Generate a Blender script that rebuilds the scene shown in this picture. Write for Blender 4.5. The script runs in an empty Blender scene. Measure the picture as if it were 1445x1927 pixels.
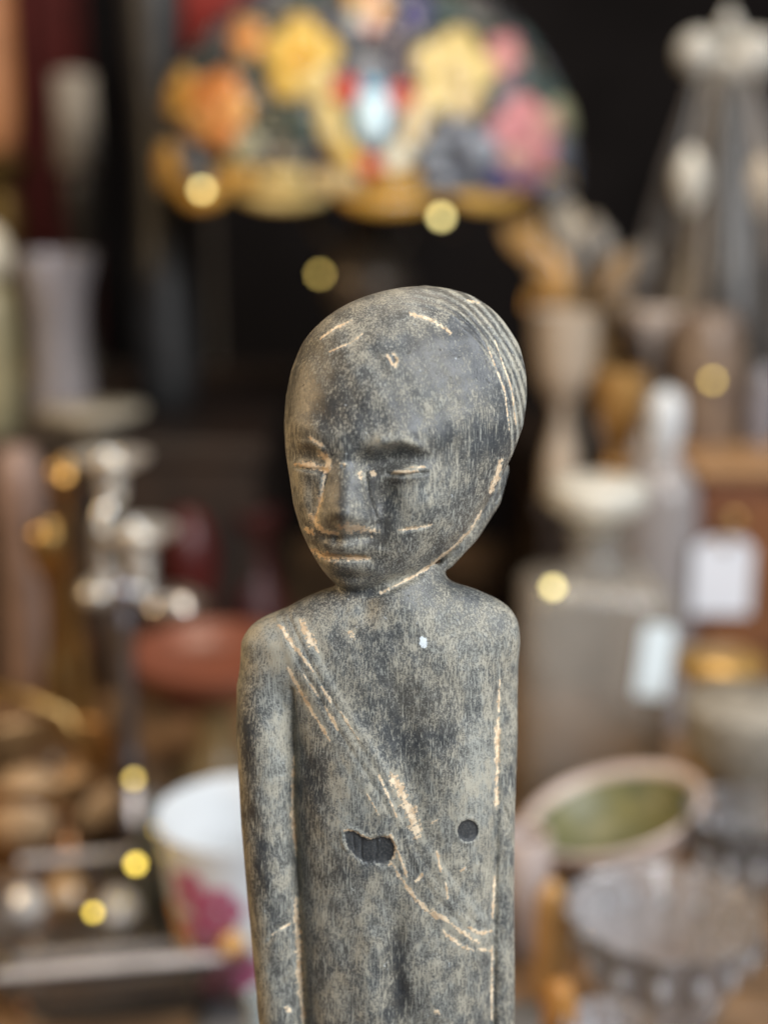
import bpy, math, random
import numpy as np
from mathutils import Vector, Matrix

random.seed(7)
rng = np.random.default_rng(11)
scene = bpy.context.scene
COL = scene.collection

# ------------------------------------------------------------------ camera
CAM_H = 0.53                       # lens height above the table top (m)
PITCH = math.radians(14.0)         # looking slightly down
FPX = 2577.0                       # focal length in pixels of the 1445 x 1927 photograph
CX, CY = 722.5, 963.5
D0 = 0.45                          # distance to the middle of the figure
S = D0 / FPX                       # metres per photograph pixel at that distance
FWD = np.array([0.0, math.cos(PITCH), -math.sin(PITCH)])
UPV = np.array([0.0, math.sin(PITCH), math.cos(PITCH)])
CAMP = np.array([0.0, 0.0, CAM_H])

cam_data = bpy.data.cameras.new('camera')
cam = bpy.data.objects.new('camera', cam_data)
COL.objects.link(cam)
cam.location = CAMP
cam.rotation_euler = (math.pi / 2 - PITCH, 0, 0)
cam_data.sensor_fit = 'VERTICAL'
cam_data.sensor_height = 36.0
cam_data.lens = 36.0 * FPX / 1927.0
cam_data.clip_start = 0.02
cam_data.clip_end = 30.0
cam_data.dof.use_dof = True
cam_data.dof.focus_distance = D0 - 62 * S
APERTURE = 0.0160                  # lens opening diameter (m)
cam_data.dof.aperture_fstop = (cam_data.lens / 1000.0) / APERTURE
scene.camera = cam

# ------------------------------------------------------------------ light
world = bpy.data.worlds.new('World')
scene.world = world
world.use_nodes = True
bg = world.node_tree.nodes['Background']
bg.inputs[0].default_value = (1.0, 0.93, 0.86, 1)
bg.inputs[1].default_value = 0.05

def area(name, loc, target, size, size_y, power, color):
    l = bpy.data.lights.new(name, 'AREA')
    l.shape = 'RECTANGLE'; l.size = size; l.size_y = size_y
    l.energy = power; l.color = color
    o = bpy.data.objects.new(name, l); COL.objects.link(o)
    o.location = loc
    o.rotation_euler = (Vector(target) - Vector(loc)).to_track_quat('-Z', 'Y').to_euler()
    return o

# shop window behind and to the right of the photographer, ceiling lamp, warm lamp on the left
area('window_light', (1.00, -0.46, 1.28), (0.0, 0.55, 0.33), 1.25, 1.15, 47.0, (0.92, 0.96, 1.0))
area('ceiling_light', (0.25, 1.05, 2.1), (0.1, 1.0, 0.2), 0.9, 0.5, 22.0, (1.0, 0.87, 0.70))
area('warm_lamp_light', (-1.1, 0.55, 0.75), (0.0, 0.55, 0.35), 0.35, 0.35, 8.5, (1.0, 0.70, 0.38))

scene.view_settings.view_transform = 'Standard'
scene.view_settings.look = 'None'
scene.view_settings.gamma = 1.0
scene.view_settings.exposure = 0.20
scene.render.engine = 'CYCLES'
cy = scene.cycles
cy.use_denoising = True
try:
    cy.denoiser = 'OPENIMAGEDENOISE'
except Exception:
    pass
cy.max_bounces = 10
cy.transmission_bounces = 8
cy.transparent_max_bounces = 12
cy.caustics_reflective = False
cy.caustics_refractive = False
cy.sample_clamp_indirect = 4.0
cy.use_adaptive_sampling = False

# ------------------------------------------------------------------ pixel -> place
def ray(px, py):
    return FWD + np.array([(px - CX) / FPX, 0, 0]) + UPV * ((CY - py) / FPX)

def at(px, py, dist):
    """point seen at pixel (px, py), standing `dist` metres ahead of the lens along the table"""
    r = ray(px, py)
    return CAMP + r * (dist / r[1])

def on_table(px, py, z=0.0):
    r = ray(px, py)
    return CAMP + r * ((z - CAM_H) / r[2])

def px_m(dist, py=CY):
    r = ray(CX, py)
    return dist / r[1] / FPX

# ------------------------------------------------------------------ materials
def new_mat(name):
    m = bpy.data.materials.new(name); m.use_nodes = True
    nt = m.node_tree
    return m, nt, nt.nodes['Principled BSDF']

def N(nt, kind, **kw):
    n = nt.nodes.new(kind)
    for k, v in kw.items():
        if k in ('operation', 'blend_type', 'data_type', 'attribute_name', 'noise_dimensions', 'feature', 'interpolation_type', 'clamp'):
            setattr(n, k, v)
        else:
            n.inputs[k].default_value = v
    return n

def L(nt, a, b):
    nt.links.new(a, b)

def math_node(nt, op, a, b=None, c=None):
    n = nt.nodes.new('ShaderNodeMath'); n.operation = op
    for i, v in enumerate((a, b, c)):
        if v is None: continue
        if isinstance(v, (int, float)): n.inputs[i].default_value = v
        else: L(nt, v, n.inputs[i])
    return n.outputs[0]

def smooth(nt, v, lo, hi):
    n = nt.nodes.new('ShaderNodeMapRange'); n.interpolation_type = 'SMOOTHSTEP'
    L(nt, v, n.inputs[0]); n.inputs[1].default_value = lo; n.inputs[2].default_value = hi
    return n.outputs[0]

def mix_rgb(nt, f, a, b, mode='MIX'):
    n = nt.nodes.new('ShaderNodeMix'); n.data_type = 'RGBA'; n.blend_type = mode
    if isinstance(f, (int, float)): n.inputs[0].default_value = f
    else: L(nt, f, n.inputs[0])
    for i, v in ((6, a), (7, b)):
        if isinstance(v, tuple): n.inputs[i].default_value = (*v, 1) if len(v) == 3 else v
        else: L(nt, v, n.inputs[i])
    return n.outputs[2]

MATS = {}
def plain(name, col, rough=0.5, metal=0.0, trans=0.0, var=0.25, scale=30.0, ior=1.5, spec=0.5, col2=None, bump=0.0):
    """surface with uneven colour and gloss"""
    if name in MATS: return MATS[name]
    m, nt, b = new_mat(name)
    tc = nt.nodes.new('ShaderNodeTexCoord')
    no = N(nt, 'ShaderNodeTexNoise', Scale=scale, Detail=5.0, Roughness=0.6)
    L(nt, tc.outputs['Object'], no.inputs['Vector'])
    f = smooth(nt, no.outputs['Fac'], 0.35, 0.65)
    c2 = col2 if col2 else tuple(max(0, c * (1 - var)) for c in col)
    L(nt, mix_rgb(nt, f, col, c2), b.inputs['Base Color'])
    r = math_node(nt, 'MULTIPLY_ADD', no.outputs['Fac'], 0.25 * (1 - trans), rough - 0.12 * (1 - trans))
    L(nt, r, b.inputs['Roughness'])
    b.inputs['Metallic'].default_value = metal
    b.inputs['IOR'].default_value = ior
    b.inputs['Specular IOR Level'].default_value = spec
    if bump:
        bp = nt.nodes.new('ShaderNodeBump'); bp.inputs['Strength'].default_value = bump
        bp.inputs['Distance'].default_value = 0.002
        L(nt, no.outputs['Fac'], bp.inputs['Height']); L(nt, bp.outputs[0], b.inputs['Normal'])
    if trans:
        # clear glass: light passes straight through, bends a little, and mirrors at grazing angles
        tr = nt.nodes.new('ShaderNodeBsdfTransparent'); tr.inputs[0].default_value = (*[c ** 0.35 for c in col], 1)
        gl = nt.nodes.new('ShaderNodeBsdfGlass'); gl.inputs['Color'].default_value = (*[c ** 0.35 for c in col], 1)
        gl.inputs['Roughness'].default_value = rough * 0.5; gl.inputs['IOR'].default_value = ior
        go = nt.nodes.new('ShaderNodeBsdfGlossy'); go.inputs['Roughness'].default_value = rough
        fr_ = nt.nodes.new('ShaderNodeFresnel'); fr_.inputs[0].default_value = ior
        ms = nt.nodes.new('ShaderNodeMixShader'); L(nt, fr_.outputs[0], ms.inputs[0]); L(nt, tr.outputs[0], ms.inputs[1]); L(nt, go.outputs[0], ms.inputs[2])
        m3 = nt.nodes.new('ShaderNodeMixShader'); m3.inputs[0].default_value = 0.15; L(nt, ms.outputs[0], m3.inputs[1]); L(nt, gl.outputs[0], m3.inputs[2])
        m4 = nt.nodes.new('ShaderNodeMixShader'); m4.inputs[0].default_value = trans; L(nt, b.outputs[0], m4.inputs[1]); L(nt, m3.outputs[0], m4.inputs[2])
        L(nt, m4.outputs[0], nt.nodes['Material Output'].inputs['Surface'])
    MATS[name] = m
    return m

def glow(name, col, strength):
    if name in MATS: return MATS[name]
    m, nt, b = new_mat(name)
    b.inputs['Base Color'].default_value = (*col, 1)
    b.inputs['Emission Color'].default_value = (*col, 1)
    b.inputs['Emission Strength'].default_value = strength
    MATS[name] = m
    return m

# ------------------------------------------------------------------ objects
def mesh_np(name, co, quads, mat, smooth_shade=True):
    me = bpy.data.meshes.new(name)
    co = np.asarray(co, np.float32); quads = np.asarray(quads, np.int32)
    k = quads.shape[1]
    me.vertices.add(len(co)); me.vertices.foreach_set('co', co.ravel())
    me.loops.add(quads.size); me.loops.foreach_set('vertex_index', quads.ravel())
    me.polygons.add(len(quads))
    me.polygons.foreach_set('loop_start', np.arange(0, quads.size, k, dtype=np.int32))
    me.polygons.foreach_set('use_smooth', np.full(len(quads), smooth_shade))
    me.update(calc_edges=True); me.validate()
    me.materials.append(mat)
    return me

def mesh_py(name, geo, mat, smooth_shade=True):
    me = bpy.data.meshes.new(name)
    me.from_pydata([tuple(map(float, v)) for v in geo[0]], [], geo[1])
    me.polygons.foreach_set('use_smooth', [smooth_shade] * len(me.polygons))
    me.update()
    me.materials.append(mat)
    return me

def tag(o, label=None, cat=None, group=None, kind=None):
    if label: o['label'] = label
    if cat: o['category'] = cat
    if group: o['group'] = group
    if kind: o['kind'] = kind
    return o

def thing(name, label, cat, loc=(0, 0, 0), group=None):
    o = bpy.data.objects.new(name, None); COL.objects.link(o)
    o.location = tuple(map(float, loc)); o.empty_display_size = 0.02
    return tag(o, label, cat, group)

def put(name, me, parent=None, loc=(0, 0, 0), rot=(0, 0, 0)):
    o = bpy.data.objects.new(name, me); COL.objects.link(o)
    if parent: o.parent = parent
    o.location = tuple(map(float, loc)); o.rotation_euler = rot
    return o

def part(name, geo, mat, parent, smooth_shade=True, loc=(0, 0, 0), rot=(0, 0, 0)):
    return put(name, mesh_py(name, geo, mat, smooth_shade), parent, loc, rot)

def lathe(profile, segs=48, sx=1.0, sy=1.0, flute=0, depth=0.0, twist=0.0, open_end=False):
    """profile = [(radius, z), ...]; closed at the ends where radius is 0"""
    v, f = [], []
    n = len(profile)
    for i, (r, z) in enumerate(profile):
        for k in range(segs):
            a = 2 * math.pi * k / segs
            rr = r * (1 + depth * math.cos(flute * (a + twist * z))) if flute else r
            v.append((rr * math.cos(a) * sx, rr * math.sin(a) * sy, z))
    for i in range(n - 1):
        for k in range(segs):
            k2 = (k + 1) % segs
            f.append((i * segs + k, i * segs + k2, (i + 1) * segs + k2, (i + 1) * segs + k))
    f.append(tuple(reversed(range(segs))))
    if not open_end: f.append(tuple((n - 1) * segs + k for k in range(segs)))
    return v, f

def rounded(profile, k=4):
    """Chaikin-smoothed profile"""
    p = [np.array(q, float) for q in profile]
    for _ in range(2):
        q = [p[0]]
        for a, b in zip(p[:-1], p[1:]):
            q += [a * 0.75 + b * 0.25, a * 0.25 + b * 0.75]
        q.append(p[-1]); p = q
    return [tuple(x) for x in p]

def box(x0, x1, y0, y1, z0, z1, bev=0.0):
    if bev <= 0:
        v = [(x, y, z) for z in (z0, z1) for y in (y0, y1) for x in (x0, x1)]
        f = [(0, 2, 3, 1), (4, 5, 7, 6), (0, 1, 5, 4), (2, 6, 7, 3), (0, 4, 6, 2), (1, 3, 7, 5)]
        return v, f
    def ring(ins, z, inset=0.0):
        a, b, c, d = x0 + inset, x1 - inset, y0 + inset, y1 - inset
        e = ins
        return [(a + e, c, z), (b - e, c, z), (b, c + e, z), (b, d - e, z), (b - e, d, z), (a + e, d, z), (a, d - e, z), (a, c + e, z)]
    rings = [ring(bev, z0, bev), ring(bev, z0 + bev), ring(bev, z1 - bev), ring(bev, z1, bev)]
    v = [p for r in rings for p in r]
    f = [tuple(reversed(range(8)))]
    for i in range(3):
        for k in range(8):
            k2 = (k + 1) % 8
            f.append((i * 8 + k, i * 8 + k2, (i + 1) * 8 + k2, (i + 1) * 8 + k))
    f.append(tuple(24 + k for k in range(8)))
    return v, f

def tube(points, radius, segs=10):
    pts = [np.array(p, float) for p in points]
    rad = radius if isinstance(radius, (list, tuple)) else [radius] * len(pts)
    v, f = [], []
    for i, p in enumerate(pts):
        t = pts[min(i + 1, len(pts) - 1)] - pts[max(i - 1, 0)]
        t = t / (np.linalg.norm(t) + 1e-12)
        a = np.cross(t, [0, 0, 1]) if abs(t[2]) < 0.9 else np.cross(t, [1, 0, 0])
        a /= np.linalg.norm(a); b = np.cross(t, a)
        for k in range(segs):
            w = 2 * math.pi * k / segs
            v.append(tuple(p + rad[i] * (math.cos(w) * a + math.sin(w) * b)))
    for i in range(len(pts) - 1):
        for k in range(segs):
            k2 = (k + 1) % segs
            f.append((i * segs + k, i * segs + k2, (i + 1) * segs + k2, (i + 1) * segs + k))
    f.append(tuple(reversed(range(segs)))); f.append(tuple((len(pts) - 1) * segs + k for k in range(segs)))
    return v, f

def merge(*geos):
    v, f = [], []
    for g in geos:
        o = len(v); v += list(g[0]); f += [tuple(i + o for i in q) for q in g[1]]
    return v, f

def moved(geo, d):
    return [(p[0] + d[0], p[1] + d[1], p[2] + d[2]) for p in geo[0]], geo[1]

# ================================================================== THE CARVED FIGURE
# worked out in the photograph's axes: X, Y in pixels at distance D0, W in the same pixels towards the lens
def to_world(X, Y, W):
    d = D0 - W * S
    return (CAMP[None] + d[:, None] * FWD[None]
            + ((X - CX) * S)[:, None] * np.array([[1.0, 0, 0]]) + ((CY - Y) * S)[:, None] * UPV[None])

LEAN = 0.14
def wline(Y):                       # middle of the body, leaning back
    return -25.0 - LEAN * (Y - 1150.0)

def orth(px, W):                    # photograph column -> X at depth W
    return CX + (px - CX) * (1 - W * S / D0)

def table_fn(rows, pad=10):
    rows = np.array(rows, float)
    ys = np.arange(rows[0, 0], rows[-1, 0] + 1, 2.0)
    cols = []
    for c in range(1, rows.shape[1]):
        v = np.interp(ys, rows[:, 0], rows[:, c])
        k = np.hanning(2 * pad + 1); k /= k.sum()
        vp = np.concatenate([np.full(pad, v[0]), v, np.full(pad, v[-1])])
        # keep the slope at the ends
        vp[:pad] = v[0] + (v[1] - v[0]) * np.arange(-pad, 0); vp[-pad:] = v[-1] + (v[-1] - v[-2]) * np.arange(1, pad + 1)
        cols.append(np.convolve(vp, k, 'valid'))
    return ys, cols

def smin(a, b, k):
    h = np.clip(0.5 + 0.5 * (b - a) / k, 0, 1)
    return b + (a - b) * h - k * h * (1 - h)

def ell(X, Y, W, c, r):
    a = (X - c[0]) / r[0]; b = (Y - c[1]) / r[1]; d = (W - c[2]) / r[2]
    q = np.sqrt(a * a + b * b + d * d)
    return (q - 1) * min(r)

def chain(X, Y, W, pts):
    """tapered capsule chain, pts = (x, y, w, radius)"""
    out = None
    for p, q in zip(pts[:-1], pts[1:]):
        ax, ay, aw, ar = p; bx, by, bw, br = q
        dx, dy, dw = bx - ax, by - ay, bw - aw
        t = np.clip(((X - ax) * dx + (Y - ay) * dy + (W - aw) * dw) / (dx * dx + dy * dy + dw * dw), 0, 1)
        d = np.sqrt((X - ax - t * dx) ** 2 + (Y - ay - t * dy) ** 2 + (W - aw - t * dw) ** 2) - (ar + (br - ar) * t)
        out = d if out is None else np.minimum(out, d)
    return out

HEAD_ROWS = [  # Y, left, right, half depth, middle W
    (534, 792, 812, 6, -30), (537, 768, 836, 34, -30), (543, 738, 862, 60, -28), (552, 704, 886, 82, -27), (563, 671, 906, 99, -26), (580, 637, 928, 117, -24), (600, 609, 947, 132, -21), (625, 584, 964, 143, -18),
    (650, 566, 978, 151, -14), (700, 547, 990, 158, -8), (750, 538, 991, 160, -4), (800, 535, 984, 158, 0),
    (850, 538, 966, 152, 2), (900, 546, 942, 144, 4), (950, 553, 915, 132, 6), (1000, 568, 884, 116, 8),
    (1040, 587, 845, 98, 8), (1075, 609, 795, 76, 8), (1098, 630, 755, 52, 6), (1112, 650, 728, 32, 4), (1119, 672, 706, 10, 2)]
BODY_ROWS = [  # Y, left, right, half depth
    (1092, 668, 830, 30), (1104, 628, 884, 46), (1122, 578, 924, 60), (1146, 538, 946, 72), (1180, 500, 958, 82),
    (1215, 482, 960, 89), (1260, 490, 952, 94), (1320, 524, 945, 98), (1400, 546, 940, 102), (1550, 550, 938, 104),
    (1750, 560, 932, 104), (1927, 570, 928, 104), (2300, 590, 915, 100), (3460, 585, 905, 96)]

def figure_field(X, Y, W):
    f = np.full(np.broadcast(X, Y, W).shape, 1e3, np.float32)
    yv = Y[0, :, 0]
    # --- body
    ys, (l, r, b) = table_fn(BODY_ROWS)
    sel = np.where((yv >= ys[0] - 30))[0]
    sl = slice(sel[0], sel[-1] + 1)
    Yq = Y[:, sl]; Wq = W[:, sl]; Xq = X
    li, ri, bi = (np.interp(Yq, ys, c) for c in (l, r, b))
    wc = wline(Yq)
    li = orth(li, wc); ri = orth(ri, wc)
    cx_, a = (li + ri) / 2, (ri - li) / 2
    q = (np.abs((Xq - cx_) / a) ** 2.7 + np.abs((Wq - wc) / bi) ** 2.7) ** (1 / 2.7)
    body = (q - 1) * np.minimum(a, bi) + np.maximum(ys[0] - Yq, 0) * 1.0
    # arms held against the sides
    def arm(pts):
        return chain(Xq, Yq, Wq, [(orth(x, wline(y) + w), y, wline(y) + w, rr) for x, y, w, rr in pts])
    la = arm([(519, 1232, -2, 57), (501, 1300, 8, 56), (499, 1400, 20, 54), (504, 1560, 26, 51), (513, 1700, 28, 49), (520, 1800, 26, 47), (528, 1930, 24, 45), (560, 2320, 20, 40)])
    ra = arm([(921, 1192, -8, 45), (937, 1290, -4, 37), (939, 1400, 6, 35), (936, 1560, 12, 33), (935, 1700, 12, 33), (937, 1930, 12, 33), (925, 2320, 10, 34)])
    kk = 11.0 + 34.0 * np.clip((1330.0 - Yq) / 120.0, 0, 1)
    body = smin(body, la, kk); body = smin(body, ra, kk * 0.8)
    # neck
    nk = chain(Xq, Yq, Wq, [(752, 1000, -48, 86), (752, 1075, -40, 84), (745, 1135, -34, 96)])
    body = smin(body, nk, 34.0)
    f[:, sl] = body
    # --- head
    ys, (l, r, b, wm) = table_fn(HEAD_ROWS, 9)
    sel = np.where((yv <= 1260))[0]; sh = slice(0, sel[-1] + 1)
    Yh = Y[:, sh]; Wh = W[:, sh]
    li, ri, bi, wi = (np.interp(Yh, ys, c) for c in (l, r, b, wm))
    li = orth(li, wi * 0); ri = orth(ri, wi * 0); bi = np.maximum(bi, 3.0)
    cx_, a = (li + ri) / 2, np.maximum((ri - li) / 2, 2.0)
    # the face looks to the left: its front is carried over to that side
    fw = np.clip((Wh - wi) / bi, -1, 1)
    xs = X - cx_ + 46.0 * np.where(fw > 0, fw * fw, 0) * np.clip(a / 200, 0, 1)
    q = np.sqrt((xs / a) ** 2 + ((Wh - wi) / np.maximum(bi, 2)) ** 2)
    head = (q - 1) * np.minimum(a, bi) + np.maximum(ys[0] - Yh, 0) + np.maximum(Yh - ys[-1], 0)
    # knot of hair at the back and the long ear lying along the jaw
    hair = ell(X, Yh, Wh, (832, 725, -95), (158, 184, 120))
    head = smin(head, hair, 20.0)
    ear = chain(X, Yh, Wh, [(940, 882, -46, 22), (922, 938, -40, 24), (884, 1004, -34, 20), (842, 1058, -32, 14)])
    head = smin(head, ear, 7.0)
    f[:, sh] = smin(f[:, sh], head, 12.0)
    return f

def surface_nets(F, gx, gy, shear):
    nx, ny, nz = F.shape
    neg = F < 0
    c = np.zeros((nx - 1, ny - 1, nz - 1), np.uint8)
    offs = [(i, j, k) for i in (0, 1) for j in (0, 1) for k in (0, 1)]
    for i, j, k in offs:
        c += neg[i:nx - 1 + i, j:ny - 1 + j, k:nz - 1 + k]
    act = np.argwhere((c > 0) & (c < 8))
    idx = np.full(c.shape, -1, np.int32)
    idx[act[:, 0], act[:, 1], act[:, 2]] = np.arange(len(act))
    vals = np.stack([F[act[:, 0] + i, act[:, 1] + j, act[:, 2] + k] for i, j, k in offs], 1)
    pos = np.zeros((len(act), 3)); cnt = np.zeros(len(act))
    for a in range(8):
        for b in range(a + 1, 8):
            oa, ob = np.array(offs[a]), np.array(offs[b])
            if np.abs(oa - ob).sum() != 1: continue
            va, vb = vals[:, a], vals[:, b]
            m = (va < 0) != (vb < 0)
            t = np.where(m, va / np.where(m, va - vb, 1), 0)
            p = oa[None] + t[:, None] * (ob - oa)[None]
            pos[m] += p[m]; cnt[m] += 1
    pos /= cnt[:, None]
    pos += act
    quads = []
    for ax in range(3):
        s0 = [slice(None)] * 3; s1 = [slice(None)] * 3
        s0[ax] = slice(0, -1); s1[ax] = slice(1, None)
        n0, n1 = neg[tuple(s0)], neg[tuple(s1)]
        e = np.argwhere(n0 != n1)
        o1, o2 = [a for a in range(3) if a != ax]
        e = e[(e[:, o1] > 0) & (e[:, o2] > 0) & (e[:, o1] < F.shape[o1] - 1) & (e[:, o2] < F.shape[o2] - 1)]
        def cell(d1, d2):
            q = e.copy(); q[:, o1] -= d1; q[:, o2] -= d2
            return idx[q[:, 0], q[:, 1], q[:, 2]]
        quad = np.stack([cell(1, 1), cell(0, 1), cell(0, 0), cell(1, 0)], 1)
        inside = neg[e[:, 0], e[:, 1], e[:, 2]]
        if ax == 1: inside = ~inside
        quad[~inside] = quad[~inside][:, ::-1]
        quads.append(quad)
    return pos, np.concatenate(quads)

def subdivide(co, q):
    e = np.concatenate([q[:, [0, 1]], q[:, [1, 2]], q[:, [2, 3]], q[:, [3, 0]]])
    e.sort(1)
    key = e[:, 0].astype(np.int64) * len(co) + e[:, 1]
    u, first, inv = np.unique(key, return_index=True, return_inverse=True)
    ue = e[first]
    n, m = len(co), len(ue)
    em = co[ue].mean(1); fc = co[q].mean(1)
    inv = inv.reshape(4, len(q)) + n
    fi = np.arange(len(q)) + n + m
    out = np.concatenate([np.stack([q[:, k], inv[k], fi, inv[k - 1]], 1) for k in range(4)])
    return np.concatenate([co, em, fc]), out

def relax(co, q, it, lam=0.5):
    e = np.concatenate([q[:, [0, 1]], q[:, [1, 2]], q[:, [2, 3]], q[:, [3, 0]]])
    n = len(co)
    deg = np.bincount(e.ravel(), minlength=n).astype(float)
    for _ in range(it):
        for l in (lam, -lam * 1.04):
            s = np.stack([np.bincount(e[:, 0], co[e[:, 1], k], n) + np.bincount(e[:, 1], co[e[:, 0], k], n) for k in range(3)], 1)
            co = co + l * (s / deg[:, None] - co)
    return co

def normals(co, q):
    fn = np.cross(co[q[:, 2]] - co[q[:, 0]], co[q[:, 3]] - co[q[:, 1]])
    vn = np.stack([sum(np.bincount(q[:, j], fn[:, k], len(co)) for j in range(4)) for k in range(3)], 1)
    return vn / (np.linalg.norm(vn, axis=1, keepdims=True) + 1e-9)

STEP = 4.0
gx = np.arange(420, 1016, STEP)
gy = np.concatenate([np.arange(520, 1980, STEP), np.arange(1980, 3490, 24.0)])
gw = np.arange(-240, 200, STEP)
shear_w = np.where(gy < 1150, 0.0, -LEAN * (gy - 1150))
GX = gx[:, None, None].astype(np.float32)
GY = gy[None, :, None].astype(np.float32)
GW = (gw[None, None, :] + shear_w[None, :, None]).astype(np.float32)
FIELD = figure_field(GX, GY, GW).astype(np.float32)
FIELD[:, -2:, :] = 50.0; FIELD[:, :2, :] = 50.0; FIELD[:2] = 50.0; FIELD[-2:] = 50.0
pos, quads = surface_nets(FIELD, gx, gy, shear_w)
def interp_axis(g, p):
    i = np.clip(p.astype(int), 0, len(g) - 2); t = p - i
    return g[i] * (1 - t) + g[i + 1] * t
vx = interp_axis(gx, pos[:, 0]); vy = interp_axis(gy, pos[:, 1])
vw = interp_axis(gw, pos[:, 2]) + interp_axis(shear_w, pos[:, 1])
co = np.stack([vx, vy, vw], 1)
co = relax(co, quads, 3)
co, quads = subdivide(co, quads)
co = relax(co, quads, 3)
nrm = normals(co, quads)
cen = co.mean(0)
if ((co - cen) * nrm).sum() < 0:
    quads = quads[:, ::-1]; nrm = -nrm

# photograph pixel under every vertex
dep = 1 - co[:, 2] * S / D0
PX = CX + (co[:, 0] - CX) / dep
PY = CY + (co[:, 1] - CY) / dep
front = np.clip(nrm[:, 2] * 2.2 - 0.05, 0, 1)

def pdist(pts):
    """distance in pixels to a polyline and position along it (0..1)"""
    d = np.full(len(PX), 1e9); tt = np.zeros(len(PX))
    n = len(pts) - 1
    for i, (p, q) in enumerate(zip(pts[:-1], pts[1:])):
        dx, dy = q[0] - p[0], q[1] - p[1]
        t = np.clip(((PX - p[0]) * dx + (PY - p[1]) * dy) / (dx * dx + dy * dy + 1e-9), 0, 1)
        e = np.hypot(PX - p[0] - t * dx, PY - p[1] - t * dy)
        m = e < d
        d[m] = e[m]; tt[m] = (i + t[m]) / n
    return d, tt

def blob(x, y, sx, sy, rot=0.0):
    c, s_ = math.cos(math.radians(rot)), math.sin(math.radians(rot))
    dx, dy = PX - x, PY - y
    a = (dx * c + dy * s_) / sx; b = (-dx * s_ + dy * c) / sy
    return np.exp(-(a * a + b * b))

def line(pts, w, taper=True):
    d, t = pdist(pts)
    g = np.exp(-(d / w) ** 2)
    if taper: g = g * np.clip(np.minimum(t, 1 - t) * 6 + 0.35, 0, 1)
    return g

def soft(d, edge, w):
    return 1 / (1 + np.exp(np.clip((d - edge) / w, -40, 40)))

# ---- relief, pixels towards the lens
H = np.zeros(len(PX))
# brow shelf, eye hollows, lids
H += 9 * blob(590, 812, 46, 24, 12) + 10 * blob(745, 822, 80, 24, -4)
H -= 17 * blob(588, 866, 34, 22, 8) + 23 * blob(724, 866, 60, 24, -4) + 9 * blob(690, 882, 22, 30)
H += 9 * blob(578, 882, 26, 16, 4) + 15 * blob(764, 889, 40, 18, -2)
H -= 8 * line([(556, 880), (585, 884), (612, 884)], 4) + 9 * line([(728, 892), (762, 895), (804, 889)], 3.6)
H += 7 * line([(690, 854), (718, 834), (760, 831), (804, 848)], 10) + 4 * line([(560, 835), (585, 834), (610, 850)], 7)
# nose
bridge, bt = pdist([(656, 866), (652, 900), (647, 940), (646, 968)])
bw = 22 + 9 * bt
H += (4 + 20 * bt ** 1.2) * np.exp(-(bridge / bw) ** 2.4)
H += 20 * blob(648, 966, 34, 30) + 12 * blob(686, 979, 19, 17) + 9 * blob(607, 980, 13, 16)
H -= 6 * line([(602, 1010), (632, 1016), (668, 1013), (704, 1009)], 8)
H -= 18 * blob(722, 936, 26, 46, 14) + 8 * blob(588, 950, 14, 34, -8)
H -= 4 * line([(712, 978), (722, 1004), (718, 1036)], 14)
H -= 6 * line([(684, 884), (692, 930), (708, 984)], 6) + 5 * line([(616, 888), (606, 935), (592, 982)], 5)
# cheeks
H += 11 * blob(798, 950, 58, 44, -20) + 8 * blob(572, 945, 22, 40)
H -= 4 * line([(754, 997), (785, 994), (812, 986)], 4)
# lips
H += 13 * blob(640, 1030, 46, 20, 4) + 12 * blob(643, 1066, 44, 16, 4)
H -= 14 * line([(586, 1036), (612, 1048), (642, 1049), (692, 1050)], 5)
H -= 6 * blob(640, 1086, 44, 9) - 8 * blob(655, 1104, 36, 16)
H -= 5 * blob(634, 1012, 8, 12)
H -= 4 * blob(702, 1052, 16, 14)
# forehead mark, bridge dot
H += 3.2 * (blob(741, 678, 15, 18) - 1.4 * blob(741, 678, 8, 9))
H += 2.5 * (blob(645, 877, 8, 8) - 1.5 * blob(645, 877, 4, 4))
# hair line and combed hair
hl = [(952, 872), (958, 800), (950, 730), (926, 668), (884, 622), (830, 592), (770, 580), (712, 586), (662, 604)]
dh, th = pdist(hl)
cxh, cyh = 760, 850
inside = np.hypot((PX - 752) / 205, (PY - 830) / 258) < 1
sd = np.where(inside, dh, -dh)
H += 9 * (1 - soft(-sd, 0, 5)) * np.where(PY < 890, 1, 0) * 0 + 2.4 * soft(sd, -2, 5.5) * soft(PY, 885, 8) * (PY < 960) * np.clip((PX - 690) / 120, 0, 1)
hair = ((-sd) > 3) & (PY < 885)
rad = np.hypot((PX - 752) / 205, (PY - 838) / 262)
comb = np.sin(rad * 205 / 10.5 * 2 * np.pi + 0.9 * np.sin(th * 9) + 0.8 * np.sin(PX * 0.031 + PY * 0.017))
H += np.where(hair, 1.9 * comb * np.clip((-sd - 3) / 8, 0, 1) * np.clip((PX - 740) / 120, 0.1, 1), 0)
H -= 2 * line([(905, 640), (945, 720), (962, 800), (955, 868)], 4)
# ear and jaw edge
jaw = [(944, 862), (936, 892), (920, 934), (892, 985), (845, 1037), (790, 1080), (735, 1110), (690, 1124)]
H -= 7 * line(jaw, 6)
H -= 5 * line([(957, 880), (948, 915), (930, 950)], 4)
# chest
H += 9 * blob(655, 1470, 85, 110) + 10 * blob(860, 1480, 70, 120)
H -= 8 * blob(765, 1430, 34, 160, -8) + 7 * blob(690, 1150, 20, 26)
H += 6 * blob(800, 1240, 120, 70)
H -= 7 * line([(748, 1690), (745, 1790), (752, 1927)], 20) 
H += 6 * line([(695, 1740), (690, 1840), (700, 1930)], 26) + 5 * line([(815, 1800), (822, 1930)], 26)
H -= 3 * blob(560, 1330, 14, 60)
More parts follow.
